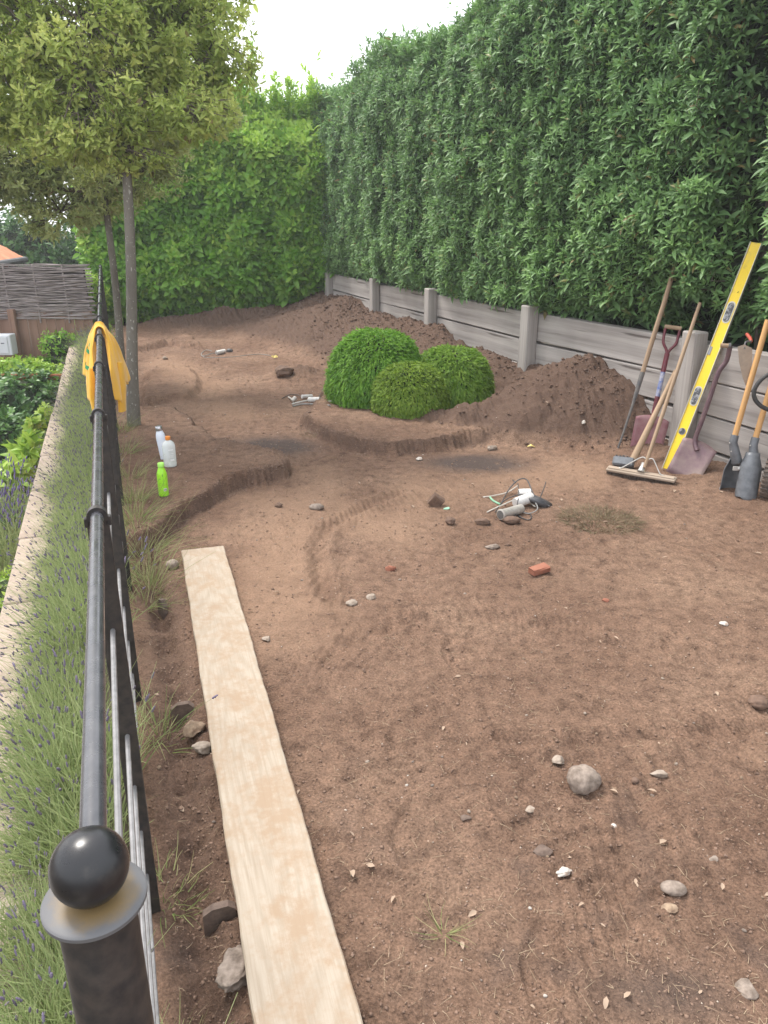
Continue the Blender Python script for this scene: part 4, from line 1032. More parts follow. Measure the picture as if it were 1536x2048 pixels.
tag(o, "long pale sawn scaffold board lying on the soil along the trench", "plank")

# ================================================================ BOTTLES
def upright(name, p, label, cat, group=None): return thing(name, p, label, cat, group)
p = gd(328, 991); t = upright("drink_bottle", p, "small lime green plastic drink bottle with pale green cap, nearest of the three", "bottle")
mb = MB(); mb.lathe([(.026, 0), (.031, .004), (.032, .012), (.0315, .03), (.032, .034), (.032, .135), (.030, .152), (.022, .176), (.018, .186), (.017, .192)], p, seg=28); mb.build("bottle_body", M['green_bottle'], t, smooth=True)
mb = MB(); mb.lathe([(.0195, .190), (.0205, .192), (.0205, .212), (.0185, .216)], p, seg=28); mb.build("cap", M['green_cap'], t, smooth=True)
mb = MB()
fwd = Vector((-p.x, -p.y, 0)).normalized(); sd_ = Vector((-fwd.y, fwd.x, 0))
def on_cyl(mb_, p, r, x0, x1, z0, z1, n=6):
    """patch of a cylinder facing the viewer, x measured along its girth (right positive)"""
    vs = []; right = -sd_ if False else Vector((fwd.y, -fwd.x, 0)) * -1
    for k in range(n + 1):
        a_ = (x0 + (x1 - x0) * k / n) / r; dd = fwd * math.cos(a_) + right * math.sin(a_)
        vs += [p + dd * r + Vector((0, 0, z0)), p + dd * r + Vector((0, 0, z1))]
    mb_.add(vs, [(2 * k, 2 * k + 2, 2 * k + 3, 2 * k + 1) for k in range(n)])
on_cyl(mb, p, .0328, .002, .024, .038, .056); mb.build("label", M['white_print'], t)
mb = MB()
for k, w in enumerate((.002, .001, .0015, .001, .002, .001, .0015)): on_cyl(mb, p, .0334, .005 + k * .0026, .005 + k * .0026 + w, .041, .053, 1)
mb.build("barcode", M['ink'], t)
mb = MB(); on_cyl(mb, p, .0330, .004, .0055, .060, .150, 1); on_cyl(mb, p, .0330, -.024, .002, .088, .089, 4); on_cyl(mb, p, .0330, -.024, .002, .079, .080, 4); on_cyl(mb, p, .0330, -.026, -.010, .117, .120, 3)
on_cyl(mb, p, .0330, .001, .006, .135, .150, 2); mb.build("print", M['green_dark'], t)
p = gd(341, 932); t = upright("plastic_bottle", p, "clear flattened plastic bottle with an orange cap and white print", "bottle")
mb = MB(); mb.lathe([(.036, 0), (.040, .004), (.041, .03), (.0395, .034), (.041, .04), (.041, .150), (.036, .170), (.022, .186), (.015, .190), (.015, .196)], p, seg=32, sx=1.12); mb.build("bottle_body", M['clear'], t, smooth=True)
mb = MB(); mb.lathe([(.034, .004), (.038, .008), (.039, .036), (.002, .0365)], p, seg=28, sx=1.12); mb.build("liquid", M['juice'], t, smooth=True)
mb = MB(); mb.lathe([(.0175, .194), (.0185, .196), (.0185, .216), (.016, .219)], p, seg=24); mb.build("cap", M['cap_orange'], t, smooth=True)
mb = MB(); fwd = Vector((-p.x, -p.y, 0)).normalized()
for zz_ in (.072, .080, .088, .10, .125, .130): on_cyl(mb, p, .0462, -.005, .030, zz_, zz_ + .0025)
on_cyl(mb, p, .0462, .004, .034, .048, .062); mb.build("print", M['white_print'], t)
p = gd(332, 922); p = p + Vector((-.02, .06, 0)); p.z = hz(p.x, p.y); t = upright("water_flask", p, "slim white metal water flask with a silver cap, tilted behind the clear bottle", "flask")
ax = Vector((-.13, .05, 1)).normalized()
mb = MB(); mb.lathe([(.030, 0), (.034, .005), (.034, .165), (.031, .185), (.024, .205), (.022, .212)], p, tuple(ax), 28); mb.build("bottle_body", M['white_metal'], t, smooth=True)
mb = MB(); mb.lathe([(.0235, .212), (.025, .214), (.025, .243), (.022, .247)], p, tuple(ax), 28); mb.build("cap", M['chrome'], t, smooth=True)

# ================================================================ STONES
ico = None
def ico_mesh(sub):
    import bmesh
    bm = bmesh.new(); bmesh.ops.create_icosphere(bm, subdivisions=sub, radius=1.0); bm.verts.ensure_lookup_table()
    V = np.array([v.co[:] for v in bm.verts]); F = np.array([[v.index for v in f.verts] for f in bm.faces]); bm.free(); return V, F
I3 = ico_mesh(4); I2 = ico_mesh(2); I1 = ico_mesh(1)
def stone(px, py, w, h, mat, name, label, cat, seedv, ang=0.0, jag=.12, flat=None, sink=.25, facet=0, group=None, elong=None):
    """w, h size in photo pixels; base resting on the soil at px,py(centre)"""
    g = gd(px, py + h * .35); dist = (g - Vector((0, 0, CAM_H))).length; rw_ = w * dist / FPX / 2
    el = math.atan2(CAM_H, math.hypot(g.x, g.y)); rd = max(.35, (h * dist / FPX / 2) / max(.3, math.sin(el))) if False else (elong or 1.0) * rw_
    hv = flat if flat is not None else .75
    V, F = I3; V = V.copy(); s_ = seedv * 7.3
    nz_ = fbm(V[:, 0] * 1.3 + s_, V[:, 1] * 1.3 + V[:, 2] * 1.9, 3, 3 + seedv % 20)
    if facet:
        rg = np.random.default_rng(seedv); nn_ = unit(rg.normal(size=(facet, 3)))
        for q_ in nn_:
            dd = V @ q_; cut = rg.uniform(.5, .78); V = V - np.clip(dd - cut, 0, None)[:, None] * q_ * .93
    V = V * (1 + jag * nz_)[:, None]
    V = V * np.array([rw_, rd, rw_ * hv]); c, s2 = math.cos(ang), math.sin(ang); V = np.stack([V[:, 0] * c - V[:, 1] * s2, V[:, 0] * s2 + V[:, 1] * c, V[:, 2]], -1)
    z0 = hz(g.x, g.y) + rw_ * hv * (1 - sink * 2) * .9
    loc = (g.x, g.y + rd * .2, z0)
    o = mesh_np(name, V + np.array(loc), [F], mat, smooth=True, origin=loc); tag(o, label, cat, group); return o
SG, ST, SP, SB, SL = M['stone_grey'], M['stone_tan'], M['stone_pale'], M['stone_brown'], M['slate']
stone(1167, 1560, 60, 50, SG, "cobble", "large round grey cobble sitting on the foreground soil", "stone", 1, .3, .10, .80, .12)
stone(388, 1456, 42, 44, ST, "rock", "tan quartz-streaked rock beside the board, above the flat grey rock", "stone", 2, .5, .16, .8, .1, 8)
stone(405, 1497, 46, 28, SP, "rock", "oblong grey-brown rock touching the left edge of the board", "stone", 3, .1, .12, .55, .12, 7, elong=.6)
stone(466, 1938, 62, 84, SG, "rock", "jagged pointed brown rock in the trench at the bottom, nearest the board", "stone", 4, .15, .30, .6, .1, 9, elong=1.5)
stone(345, 1128, 24, 24, SP, "cobble", "small round pale grey stone left of the far end of the board", "stone", 5, 0, .08, .85, .15)
stone(1348, 1773, 44, 26, SG, "cobble", "smooth oval grey pebble pressed in the soil at lower right", "stone", 6, -.1, .04, .4, .3, elong=.7)
stone(1518, 1403, 34, 26, SB, "cobble", "dark reddish half-buried stone at the right edge of the soil", "stone", 7, .2, .1, .7, .25)
stone(1318, 1546, 34, 18, SP, "rock", "flat pale stone right of the large cobble", "stone", 8, 0, .12, .35, .2, 5, elong=.6)
stone(1270, 1560, 14, 14, SB, "cobble", "tiny round brown pebble between the cobble and the flat pale stone", "stone", 9, 0, .05, .8, .2)
stone(1118, 1520, 26, 18, SP, "rock", "small pale stone just above left of the large cobble", "stone", 10, .4, .12, .6, .2, 5)
stone(900, 1041, 24, 24, SB, "rock", "brown chunky stone left of the cable bundle, below the dark clod", "stone", 11, .2, .14, .8, .12, 6)
stone(965, 1042, 34, 20, SB, "rock", "flat brown stone just left of the steel light fitting", "stone", 12, .2, .14, .45, .15, 6, elong=.6)
stone(1024, 1040, 34, 17, SB, "rock", "smooth reddish stone just under the steel light fitting", "stone", 13, 0, .08, .45, .1, elong=.6)
stone(633, 1013, 30, 13, SG, "cobble", "flat grey oval pebble on the sandy track", "stone", 14, 0, .05, .4, .2, elong=.8)
stone(780, 1136, 26, 14, M['brick_red'], "brick_chip", "small orange-brown brick chip in the middle of the plot", "brick fragment", 15, .3, .1, .5, .15, 6, elong=.6)
stone(985, 1092, 28, 13, SG, "rock", "flat grey stone below the cable bundle", "stone", 16, .1, .12, .4, .2, 5, elong=.7)
stone(1210, 1200, 16, 8, M['brick_red'], "brick_chip", "tiny red brick chip near the brick fragment", "brick fragment", 17, .1, .1, .4, .2, 5)
stone(742, 1192, 20, 14, SP, "rock", "larger pale stone of the pair in the middle of the plot", "stone", 18, .1, .12, .6, .2, 5)
stone(703, 1204, 24, 12, SP, "rock", "flatter pale stone of the pair, left of its neighbour", "stone", 19, .5, .12, .4, .2, 5)
stone(533, 1277, 20, 10, M['stone_pale'], "rock", "whitish flat stone just right of the board", "stone", 20, .2, .1, .4, .2, 5)
stone(558, 1010, 18, 12, SB, "rock", "reddish clod on the sandy track in front of the ledge", "stone", 21, .2, .2, .6, .2, 5)
stone(1448, 1247, 16, 8, M['chalk'], "chalk_piece", "small white chalk chip at the right of the plot", "chalk", 22, .2, .1, .4, .2, 4)
stone(1128, 1741, 30, 22, M['chalk'], "chalk_piece", "white crusty chalk lump in the foreground soil", "chalk", 23, .5, .25, .45, .15, 5, elong=.6)
stone(1340, 1815, 30, 15, M['stone_tan'], "rock", "flat orange-tan stone under the oval grey pebble", "stone", 24, .1, .1, .3, .3, 4, elong=.7)
stone(1497, 1975, 36, 26, SG, "rock", "flat brownish stone in the lower right corner", "stone", 25, .4, .1, .3, .3, 5)
stone(1085, 1700, 40, 18, SL, "slate_piece", "flat grey angular slate above the white chalk lump", "slate", 26, .2, .05, .22, .1, 10, elong=.7)
stone(930, 1634, 24, 16, SL, "slate_piece", "small dark angular slate left of the large cobble", "slate", 27, .2, .05, .25, .1, 9, elong=.8)
stone(1424, 1712, 22, 20, SG, "rock", "flat grey brown stone below the right end of the tyre mark", "stone", 28, .3, .06, .2, .3, 6)
stone(330, 716, 10, 9, SP, "rock", "small orange-white stone nearest the trees on the far soil", "stone", 29, .2, .1, .8, .2, 4)
stone(568, 744, 36, 22, SB, "soil_clod", "dark soil clod below the yellow leaf", "clod", 30, .2, .2, .7, .2)
stone(1060, 1618, 20, 10, SP, "rock", "flat cream stone below left of the large cobble", "stone", 31, .2, .1, .4, .2, 5)
stone(1228, 1652, 11, 9, M['chalk'], "chalk_piece", "tiny round white chip below the large cobble", "chalk", 32, .2, .1, .7, .2)
stone(985, 895, 20, 15, SP, "rock", "grey-pink stone at the foot of the right soil heap", "stone", 33, .2, .12, .7, .2, 6)
stone(838, 918, 14, 9, M['chalk'], "chalk_piece", "small white chip below the smallest shrub", "chalk", 34, .2, .12, .7, .2, 6)
stone(1164, 872, 12, 12, M['chalk'], "chalk_piece", "white chip on the right soil heap", "chalk", 35, .2, .12, .7, .2, 6)
stone(955, 748, 16, 20, SB, "rock", "brown upright stone behind the right-hand shrub", "stone", 36, .2, .12, 1.0, .2, 6)
# brick pieces with flat faces
def brick(px, py, L, W, Hh, rz, tilt, name, label, cat, mat, sink=.0):
    p = gd(px, py); b_ = MB(); b_.box((0, 0, 0), (L, W, Hh), None, .004)
    o = b_.build(name, mat)
    rg = np.random.default_rng(int(px))
    for v in o.data.vertices: v.co += Vector(rg.normal(0, .0025, 3))
    o.location = p + Vector((0, 0, Hh / 2 - sink)); o.rotation_euler = (tilt[0], tilt[1], rz); tag(o, label, cat)
brick(1078, 1146, .105, .055, .032, .45, (.06, -.12), "brick_fragment", "orange-red brick fragment lying in the middle of the plot", "brick fragment", M['brick_red'], -.004)
brick(872, 1012, .085, .04, .085, .1, (.3, .6), "clay_fragment", "dark brown angular clay piece left of the cable bundle", "brick fragment", SB, .01)
# old edging slabs standing in the trench
def edging(px, py, w, h, rz, label, lean=0.0):
    p = gd(px, py); x = Vector((math.cos(rz), math.sin(rz), 0)); up = Vector((0, lean, 1)).normalized()
    mb = MB(); mb.slab([(-w / 2, -.06), (w / 2, -.06), (w / 2, h * .72), (w * .28, h), (-w * .20, h * .92), (-w / 2, h * .6)], .022, p, x, up)
    tag(mb.build("edging_slab", SL, origin=p), label, "edging slab")
edging(327, 1232, .070, .095, -.9, "thin dark edging slab stuck upright in the trench, the farthest of three")
edging(367, 1432, .085, .060, .1, "dark half-buried edging slab just above the tan rock")
edging(440, 1838, .085, .050, .25, "dark edging slab near the pointed rock, the nearest of three")
p = gd(707, 934) ; p = gd(706, 1020)
mb = MB(); c = gd(892, 1019); mb.slab([(-.02, -.005), (.012, -.012), (.026, .0), (.016, .014), (-.008, .008)], .004, c + Vector((0, 0, .006)), (1, 0, .1), (0, 1, .3)); tag(mb.build("glass_chip", M['glass_chip'], origin=c), "pale green glass chip beside the dark clay piece", "glass chip")
# yellow leaf
c = gd(548, 718); mb = MB()
for k, (a0, L_, W_2) in enumerate(((.9, .10, .06), (2.0, .08, .06), (-.6, .09, .05))):
    d_ = Vector((math.cos(a0) * .8, math.sin(a0) * .5, .35)); s_ = Vector((-math.sin(a0), math.cos(a0), .3)).normalized()
    q0 = c + Vector((0, 0, .015)); mb.add([q0, q0 + d_ * L_ * .5 - s_ * W_2 * .5, q0 + d_ * L_ + Vector((0, 0, -.02)), q0 + d_ * L_ * .5 + s_ * W_2 * .5, q0 + d_ * L_ * .5 + Vector((0, 0, .02))], [(0, 1, 4), (1, 2, 4), (2, 3, 4), (3, 0, 4)])
o = mb.build("fallen_leaf", M['yellow_leaf'], origin=c); sm = o.modifiers.new("t", 'SOLIDIFY'); sm.thickness = .002; tag(o, "crumpled yellow leaf on the far soil beside the thin cable", "leaf")
c = gd(1062, 896); mb = MB(); mb.add([c + Vector(v) for v in ((-.035, 0, .012), (0, -.014, .024), (.035, .004, .008), (0, .014, .03))], [(0, 1, 2, 3)])
o = mb.build("fallen_leaf", M['yellow_leaf'], origin=c); sm = o.modifiers.new("t", 'SOLIDIFY'); sm.thickness = .002; tag(o, "curled orange-yellow leaf at the foot of the right soil heap", "leaf")

# scattered pebbles, dry leaves: individuals
def vrand(n, rng, ymin=1.15, ymax=11.0, pw=1.0):
    Y = ymin * (ymax / ymin) ** rng.uniform(0, 1, n) ** pw
    u = rng.uniform(0, 1, n); hw = 768 / FPX * (Y * math.cos(PITCH) + CAM_H * math.sin(PITCH)) * 1.04
    lo = np.maximum(-hw, FX(Y) + .05); hi = np.minimum(hw, WX(Y) - .1)
    return lo + (hi - lo) * u, Y
rg = np.random.default_rng(99)
X_, Y_ = vrand(170, rg)
pvar = []
for k in range(5):
    V, F = I2; nz_ = fbm(V[:, 0] * 1.5 + k * 9, V[:, 1] * 1.5 + V[:, 2] * 2, 2, k); V = V * (1 + .2 * nz_)[:, None] * np.array([1, .75, .55])
    me = mesh_np("pebble", V, [F], [SP, SG, ST, M['chalk'], SB][k], smooth=True); pvar.append(me)
lab = ["pale pebble lying loose on the soil", "grey pebble lying loose on the soil", "tan pebble lying loose on the soil", "white chalk crumb lying loose on the soil", "brown pebble lying loose on the soil"]
grp = ["pale loose pebbles", "grey loose pebbles", "tan loose pebbles", "white chalk crumbs", "brown loose pebbles"]
fu = set()
for k, (x, y) in enumerate(zip(X_, Y_)):
    q = k % 5; o = pvar[q] if q not in fu else pvar[q].copy()
    if q in fu: C.objects.link(o)
    fu.add(q); r = rg.uniform(.0028, .0085) * (1 if q != 3 else .7) * (1 + y * .04)
    o.scale = (r, r, r); o.rotation_euler = (rg.uniform(-.3, .3), rg.uniform(-.3, .3), rg.uniform(0, 6)); o.location = (x, y, float(H(np.array([x]), np.array([y]))[0]) + r * .2)
    tag(o, lab[q], "pebble", grp[q])
X_, Y_ = vrand(125, rg)
lvar = []
for k in range(4):
    g = leaf_geo(np.array([[0, 0, 0.]]), np.array([[1, 0, .1]]), np.array([[0, 0, 1.]]), 1.0, .34 + .05 * k, [.25, -.25, .4, .1][k], [.25, .4, .1, .3][k])
    m_ = M['dry_leaf']; V, T, Q, t = g; lvar.append(mesh_np("dry_leaf", V, [T, Q], m_, attrs={'tone': t}))
fu = set()
for k, (x, y) in enumerate(zip(X_, Y_)):
    q = k % 4; o = lvar[q] if q not in fu else lvar[q].copy()
    if q in fu: C.objects.link(o)
    fu.add(q); r = rg.uniform(.012, .032) * (1 + .04 * y); o.scale = (r, r, r); o.rotation_euler = (rg.uniform(-.3, .3), rg.uniform(-.3, .3), rg.uniform(0, 6)); o.location = (x, y, float(H(np.array([x]), np.array([y]))[0]) + .006)
    tag(o, "small curled dry brown leaf lying on the bare soil", "dry leaf", "dry leaves scattered on the soil")

# crumbs, flecks and straw: nobody could count them
def crumbs(name, n, smin, smax, mat, rng, ymax=12.5, extra=None, pw=.9, flat=.8):
    X, Y = vrand(n, rng, 1.0, ymax, pw)
    if extra is not None: X = np.concatenate([X, extra[0]]); Y = np.concatenate([Y, extra[1]])
    n = len(X); V0, F0 = I1; Z = H(X, Y)
    sz = (smin + (smax - smin) * rng.uniform(0, 1, n) ** 3) * (1 + .10 * Y)
    sc = rng.uniform(.55, 1.15, (n, 1, 3)) * sz[:, None, None]; sc[..., 2] *= flat
    Vv = V0[None] * (1 + .28 * rng.normal(size=(n, len(V0), 1))) * sc; a = rng.uniform(0, 6.28, n)[:, None]
    x = Vv[..., 0] * np.cos(a) - Vv[..., 1] * np.sin(a); y = Vv[..., 0] * np.sin(a) + Vv[..., 1] * np.cos(a)
    Vv = np.stack([x + X[:, None], y + Y[:, None], Vv[..., 2] + (Z + sz * .15)[:, None]], -1)
    F = (np.arange(n) * len(V0))[:, None, None] + F0[None]
    o = mesh_np(name, Vv.reshape(-1, 3), [F.reshape(-1, 3)], mat); tag(o, kind='stuff'); return o
I1 = (np.array([[0, 0, 1], [1, 0, 0], [0, 1, 0], [-1, 0, 0], [0, -1, 0], [0, 0, -1.]]), np.array([[0, 1, 2], [0, 2, 3], [0, 3, 4], [0, 4, 1], [5, 2, 1], [5, 3, 2], [5, 4, 3], [5, 1, 4]]))
rg = np.random.default_rng(5)
ey = rg.uniform(5.9, 13.8, 5200); ex = WX(ey) - rg.exponential(.5, 5200) - .03; okm = mound(ex, ey) > .03
ty = rg.uniform(1.0, 3.9, 2600); tx = np.interp(ty, [p_[1] for p_ in TRENCH][::-1], [p_[0] for p_ in TRENCH][::-1]) + rg.normal(0, .08, 2600)
for LP, nseg in ((LEDGE_A, 12), (LEDGE_B, 8)):
    for (xa, ya), (xb, yb) in zip(LP[:nseg - 1], LP[1:nseg]):
        t_ = rg.uniform(0, 1, 260); tx = np.concatenate([tx, xa + (xb - xa) * t_ + rg.normal(0, .05, 260)]); ty = np.concatenate([ty, ya + (yb - ya) * t_ + rg.normal(-.03, .05, 260)])
crumbs("soil_clods", 10, .004, .015, M["clod"], rg, extra=(ex[okm][:2200], ey[okm][:2200]))
crumbs("soil_crumbs", 26000, .0008, .0065, M['crumb'], rg, extra=(tx, ty))
crumbs('heap_crumbs', 10, .002, .011, M['clod'], rg, extra=(ex[okm], ey[okm]))
o = crumbs("pale_flecks", 1500, .0011, .0042, M['fleck'], rg, extra=(ex[okm][:500], ey[okm][:500]), flat=.5)
X, Y = vrand(5200, rg, 1.0, 8.0, .8); Z = H(X, Y) + .003; n = len(X); a = rg.uniform(0, 6.28, n)
g = ribbons(np.stack([X, Y, Z], -1), np.stack([np.cos(a), np.sin(a), rg.uniform(0, .25, n)], -1), rg.uniform(.008, .045, n), np.full(n, .0013), rg.normal(0, .25, (n, 3)) * np.array([1, 1, .2]) + np.array([0, 0, -.1]), 3, rg)
o = mesh_np("straw_bits", g[0], [g[2]], M['straw'], attrs={'tone': g[3]}); tag(o, kind='stuff')

# ================================================================ CABLES AND LIGHT FITTINGS
def cable(pts, r, name, mat, label=None, cat=None, parent=None, seg=6):
    # smooth the path (Catmull-Rom)
    P_ = [Vector(q) for q in pts]; out = []
    for i_ in range(len(P_) - 1):
        p0, p1, p2, p3 = P_[max(0, i_ - 1)], P_[i_], P_[i_ + 1], P_[min(len(P_) - 1, i_ + 2)]
        for k in range(6):
            t = k / 6; out.append(.5 * ((2 * p1) + (-p0 + p2) * t + (2 * p0 - 5 * p1 + 4 * p2 - p3) * t * t + (-p0 + 3 * p1 - 3 * p2 + p3) * t ** 3))
    out.append(P_[-1]); mb = MB(); mb.tube(out, r, seg); o = mb.build(name, mat, parent, smooth=True)
    if label: tag(o, label, cat)
    return o
def gz(x, y, dz=.006): q = gd(x, y); return q + Vector((0, 0, dz))
# near bundle
t = thing("cable_bundle", gd(1035, 1015), "tangled bundle of black and pale cables with steel garden light fittings on the soil", "light fittings")
def tubeobj(a, b, r, nm, mat, par, seg=20, rings=None):
    mb = MB(); a = Vector(a); b = Vector(b); ax_ = (b - a); L_ = ax_.length
    prof = rings or [(r * .97, 0), (r, .004), (r, L_ - .004), (r * .97, L_)]
    mb.lathe([(q[0], q[1]) for q in prof], a, tuple(ax_.normalized()), seg); return mb.build(nm, mat, par, smooth=True)
a_ = gd(1000, 1040) + Vector((0, 0, .035)); b_e = gd(1042, 1026) + Vector((0, 0, .03))
f1 = tubeobj(a_, b_e, .031, "light_fitting", M['fitting'], t, rings=[(.031, 0), (.034, .002), (.034, .018), (.030, .022), (.030, (b_e - a_).length)])
mb = MB(); dd = (b_e - a_).normalized(); mb.lathe([(.001, -.0015), (.027, -.0015), (.027, .001), (.001, .001)], a_, tuple(dd), 20); mb.build("lens", M['lens'], f1, smooth=True)
a2 = gd(1030, 1018) + Vector((0, 0, .04)); b2_ = gd(1062, 1010) + Vector((0, 0, .055)); tubeobj(a2, b2_, .034, "light_fitting", M['fitting_white'], t)
a2 = gd(1036, 1004) + Vector((0, 0, .06)); b2_ = gd(1060, 1003) + Vector((0, 0, .06)); tubeobj(a2, b2_, .030, "light_fitting", M['fitting_white'], t)
c = gd(1078, 1012) + Vector((0, 0, .03)); V, F = I2; nz_ = fbm(V[:, 0] * 2, V[:, 1] * 2 + V[:, 2], 3, 4); V = V * (1 + .3 * nz_)[:, None] * np.array([.085, .05, .032]); V[:, 2] -= V[:, 0] * .35
mesh_np("plastic_bag", V + np.array(c), [F], M['black_bag'], t, smooth=True)
cable([gz(966, 996), gz(990, 995, .015), gz(1015, 990, .02), gz(1035, 985, .05)], .0042, "cable", M['cable_white'], parent=t)
cable([gz(974, 1026), gz(1000, 1018, .02), gz(1040, 1006, .03), gz(1070, 1016, .01)], .0045, "cable", M['cable_white'], parent=t)
cable([gz(980, 997, .01), gz(986, 1004, .01), gz(1000, 1012, .012)], .0065, "tape", M['cable_green'], parent=t)
cable([gz(1002, 1010, .01), gz(1018, 994, .06), gz(1036, 986, .095), gz(1052, 988, .10), gz(1064, 1002, .06), gz(1078, 1012, .02), gz(1100, 1015, .01)], .0045, "cable", M['cable'], parent=t)
cable([gz(990, 1026), gz(1006, 1012, .03), gz(1030, 1008, .06), gz(1050, 1010, .07), gz(1075, 1012, .05), gz(1085, 1000, .07), gz(1090, 986, .08)], .0035, "cable", M['cable'], parent=t)
cable([gz(1034, 992, .09), gz(1036, 1010, .08), gz(1034, 1024, .06), gz(1030, 1036, .01)], .0032, "cable", M['cable'], parent=t)
cable([gz(1036, 1034), gz(1050, 1040), gz(1060, 1041), gz(1062, 1032), gz(1050, 1027), gz(1036, 1030), gz(1044, 1038)], .0035, "cable", M['cable'], parent=t)
cable([gz(1046, 1000, .08), gz(1060, 1010, .06), gz(1075, 1022, .02), gz(1058, 1030, .01), gz(1040, 1028, .02)], .004, "cable", M['cable_grey'], parent=t)
cable([gz(1024, 982, .08), gz(1030, 988, .08)], .004, "cable", M['cable'], parent=t)
# far fitting with a thin looping cable
t = thing("spike_light", gd(440, 708), "silver tube garden light with a black end and thin looping cable on the far soil", "garden light")
a_ = gd(433, 710) + Vector((0, 0, .03)); b_e = gd(450, 707) + Vector((0, 0, .035)); tubeobj(a_, b_e, .030, "lamp_body", M['fitting_white'], t)
c = gd(459, 705) + Vector((0, 0, .03)); V, F = I2; V = V * (1 + .3 * fbm(V[:, 0] * 2 + 5, V[:, 1] * 2 + V[:, 2], 3, 4))[:, None] * np.array([.055, .03, .026]); mesh_np("end_wrap", V + np.array(c), [F], M['black_bag'], t, smooth=True)
cable([a_ + Vector((.0, 0, 0)), gz(420, 711, .02), gz(406, 713), gz(403, 708), gz(412, 703, .02), gz(424, 706, .03)], .006, "cable", M['cable_grey'], parent=t)
cable([gz(406, 713), gz(414, 716), gz(460, 715), gz(495, 711), gz(520, 709), gz(541, 712)], .0045, "cable", M['cable_grey'], parent=t)
# fittings left of shrubs
t = thing("cable_cluster", gd(615, 808), "small cluster of white light fittings and cables left of the largest shrub", "light fittings")
a_ = gd(604, 799) + Vector((0, 0, .03)); tubeobj(a_, gd(624, 798) + Vector((0, 0, .03)), .020, "light_fitting", M['fitting_white'], t)
a_ = gd(618, 806) + Vector((0, 0, .035)); tubeobj(a_, gd(640, 807) + Vector((0, 0, .035)), .026, "light_fitting", M['fitting_white'], t)
a_ = gd(584, 806) + Vector((0, 0, .02)); tubeobj(a_, gd(592, 804) + Vector((0, 0, .045)), .024, "light_fitting", M['fitting'], t)
cable([gz(577, 795), gz(584, 804, .03)], .008, "cable", M['cable_white'], parent=t)
cable([gz(584, 810, .01), gz(600, 808, .02), gz(618, 806, .03)], .009, "cable", M['fitting'], parent=t)
cable([gz(586, 814, .01), gz(604, 812, .02), gz(630, 812, .02), gz(660, 813, .01)], .008, "cable", M['cable_grey'], parent=t)
cable([gz(640, 805, .03), gz(662, 806, .02)], .009, "cable", M['cable_white'], parent=t)
cable([gz(564, 798), gz(580, 791, .01), gz(596, 792, .01), gz(604, 797, .02)], .004, "cable", M['cable'], parent=t)
cable([gz(637, 801, .03), gz(645, 792, .06), gz(656, 780, .10)], .005, "cable", M['cable'], parent=t)

# ================================================================ TOOLS
def shaft(pts, rads, nm, mat, parent, seg=12):
    """handle built along its own z axis so the grain follows it"""
    pts = [Vector(p_) for p_ in pts]; ax_ = (pts[-1] - pts[0]); q = ax_.to_track_quat('Z', 'Y'); inv = q.inverted()
    mb = MB(); mb.tube([inv @ (p_ - pts[0]) for p_ in pts], rads, seg); o = mb.build(nm, mat, None, smooth=True)
    place_local(o, parent, pts[0]); o.rotation_euler = q.to_euler(); return o
def lerp(a, b, t): return Vector(a).lerp(Vector(b), t)
# long hoe: wooden upper handle, iron socket, thin neck
bt = gnd(1236, 907, .02); tp_ = at(1353, 521, 6.08)
hoe = thing("draw_hoe", bt, "long-handled hoe with a thin iron neck, leftmost tool leaning on the timber wall", "hoe")
sk = lerp(bt, tp_, .43); shaft([sk, lerp(bt, tp_, .6), lerp(bt, tp_, .8) + Vector((.004, 0, 0)), tp_], [.0175, .0185, .018, .017], "handle", M['handle_ash'], hoe)
shaft([lerp(bt, tp_, .005) + Vector((-.012, 0, .01)), lerp(bt, tp_, .12) + Vector((-.006, 0, 0)), lerp(bt, tp_, .28), lerp(bt, tp_, .31), lerp(bt, tp_, .435)], [.0075, .009, .012, .016, .0195], "socket", M['dark_iron'], hoe)
mb = MB(); hc = gnd(1237, 915, .02); mb.slab([(-.11, -.012), (.06, -.016), (.06, .018), (-.11, .014)], .008, hc, (.9, -.35, .12), (.1, .3, .9)); mb.build("hoe_blade", M['dark_iron'], hoe)
# red square shovel with D grip
b0 = gnd(1290, 906, .03); g0 = at(1346, 655, 5.98)
sv = thing("shovel", b0, "maroon square-mouthed shovel with wooden D grip, between the hoe and the broom", "shovel")
ax_ = (g0 - b0).normalized(); xr = Vector((.93, -.36, 0)); xr = (xr - ax_ * xr.dot(ax_)).normalized()
bl = .30; hw_ = .125
def blade(mb, o, x, y, L_, wb, wt, dish=.02, T=.004, shoulder=.03):
    z = x.cross(y).normalized(); N_ = 9; vs = []; fs = []
    for k in range(7):
        t_ = k / 6; w_ = wb + (wt - wb) * t_
        for j in range(N_):
            s_ = -1 + 2 * j / (N_ - 1); vs.append(o + x * (w_ * s_) + y * (L_ * t_ - (shoulder * (abs(s_) ** 2) if k == 6 else 0)) + z * (dish * (s_ * s_) ** 1.0))
    for k in range(6):
        for j in range(N_ - 1): fs.append((k * N_ + j, k * N_ + j + 1, (k + 1) * N_ + j + 1, (k + 1) * N_ + j))
    mb.add(vs, fs)
mb = MB(); blade(mb, b0, xr, ax_, bl, hw_ * .95, hw_, .022); o = mb.build("shovel_blade", M['maroon'], sv, smooth=True); sm = o.modifiers.new("t", 'SOLIDIFY'); sm.thickness = .004
zf = xr.cross(ax_).normalized()
def al(t_): return lerp(b0, g0, t_)
LT = (g0 - b0).length
shaft([al((bl - .10) / LT) + zf * .012, al(.30) , al(.46)], [.010, .018, .019], "socket", M['maroon_handle'], sv)
shaft([al(.455), al(.60), al(.66)], [.0175, .0175, .0175], "shaft", M['label_blue'], sv)
shaft([al(.655), al(.80)], [.019, .019], "sleeve", M['maroon_handle'], sv)
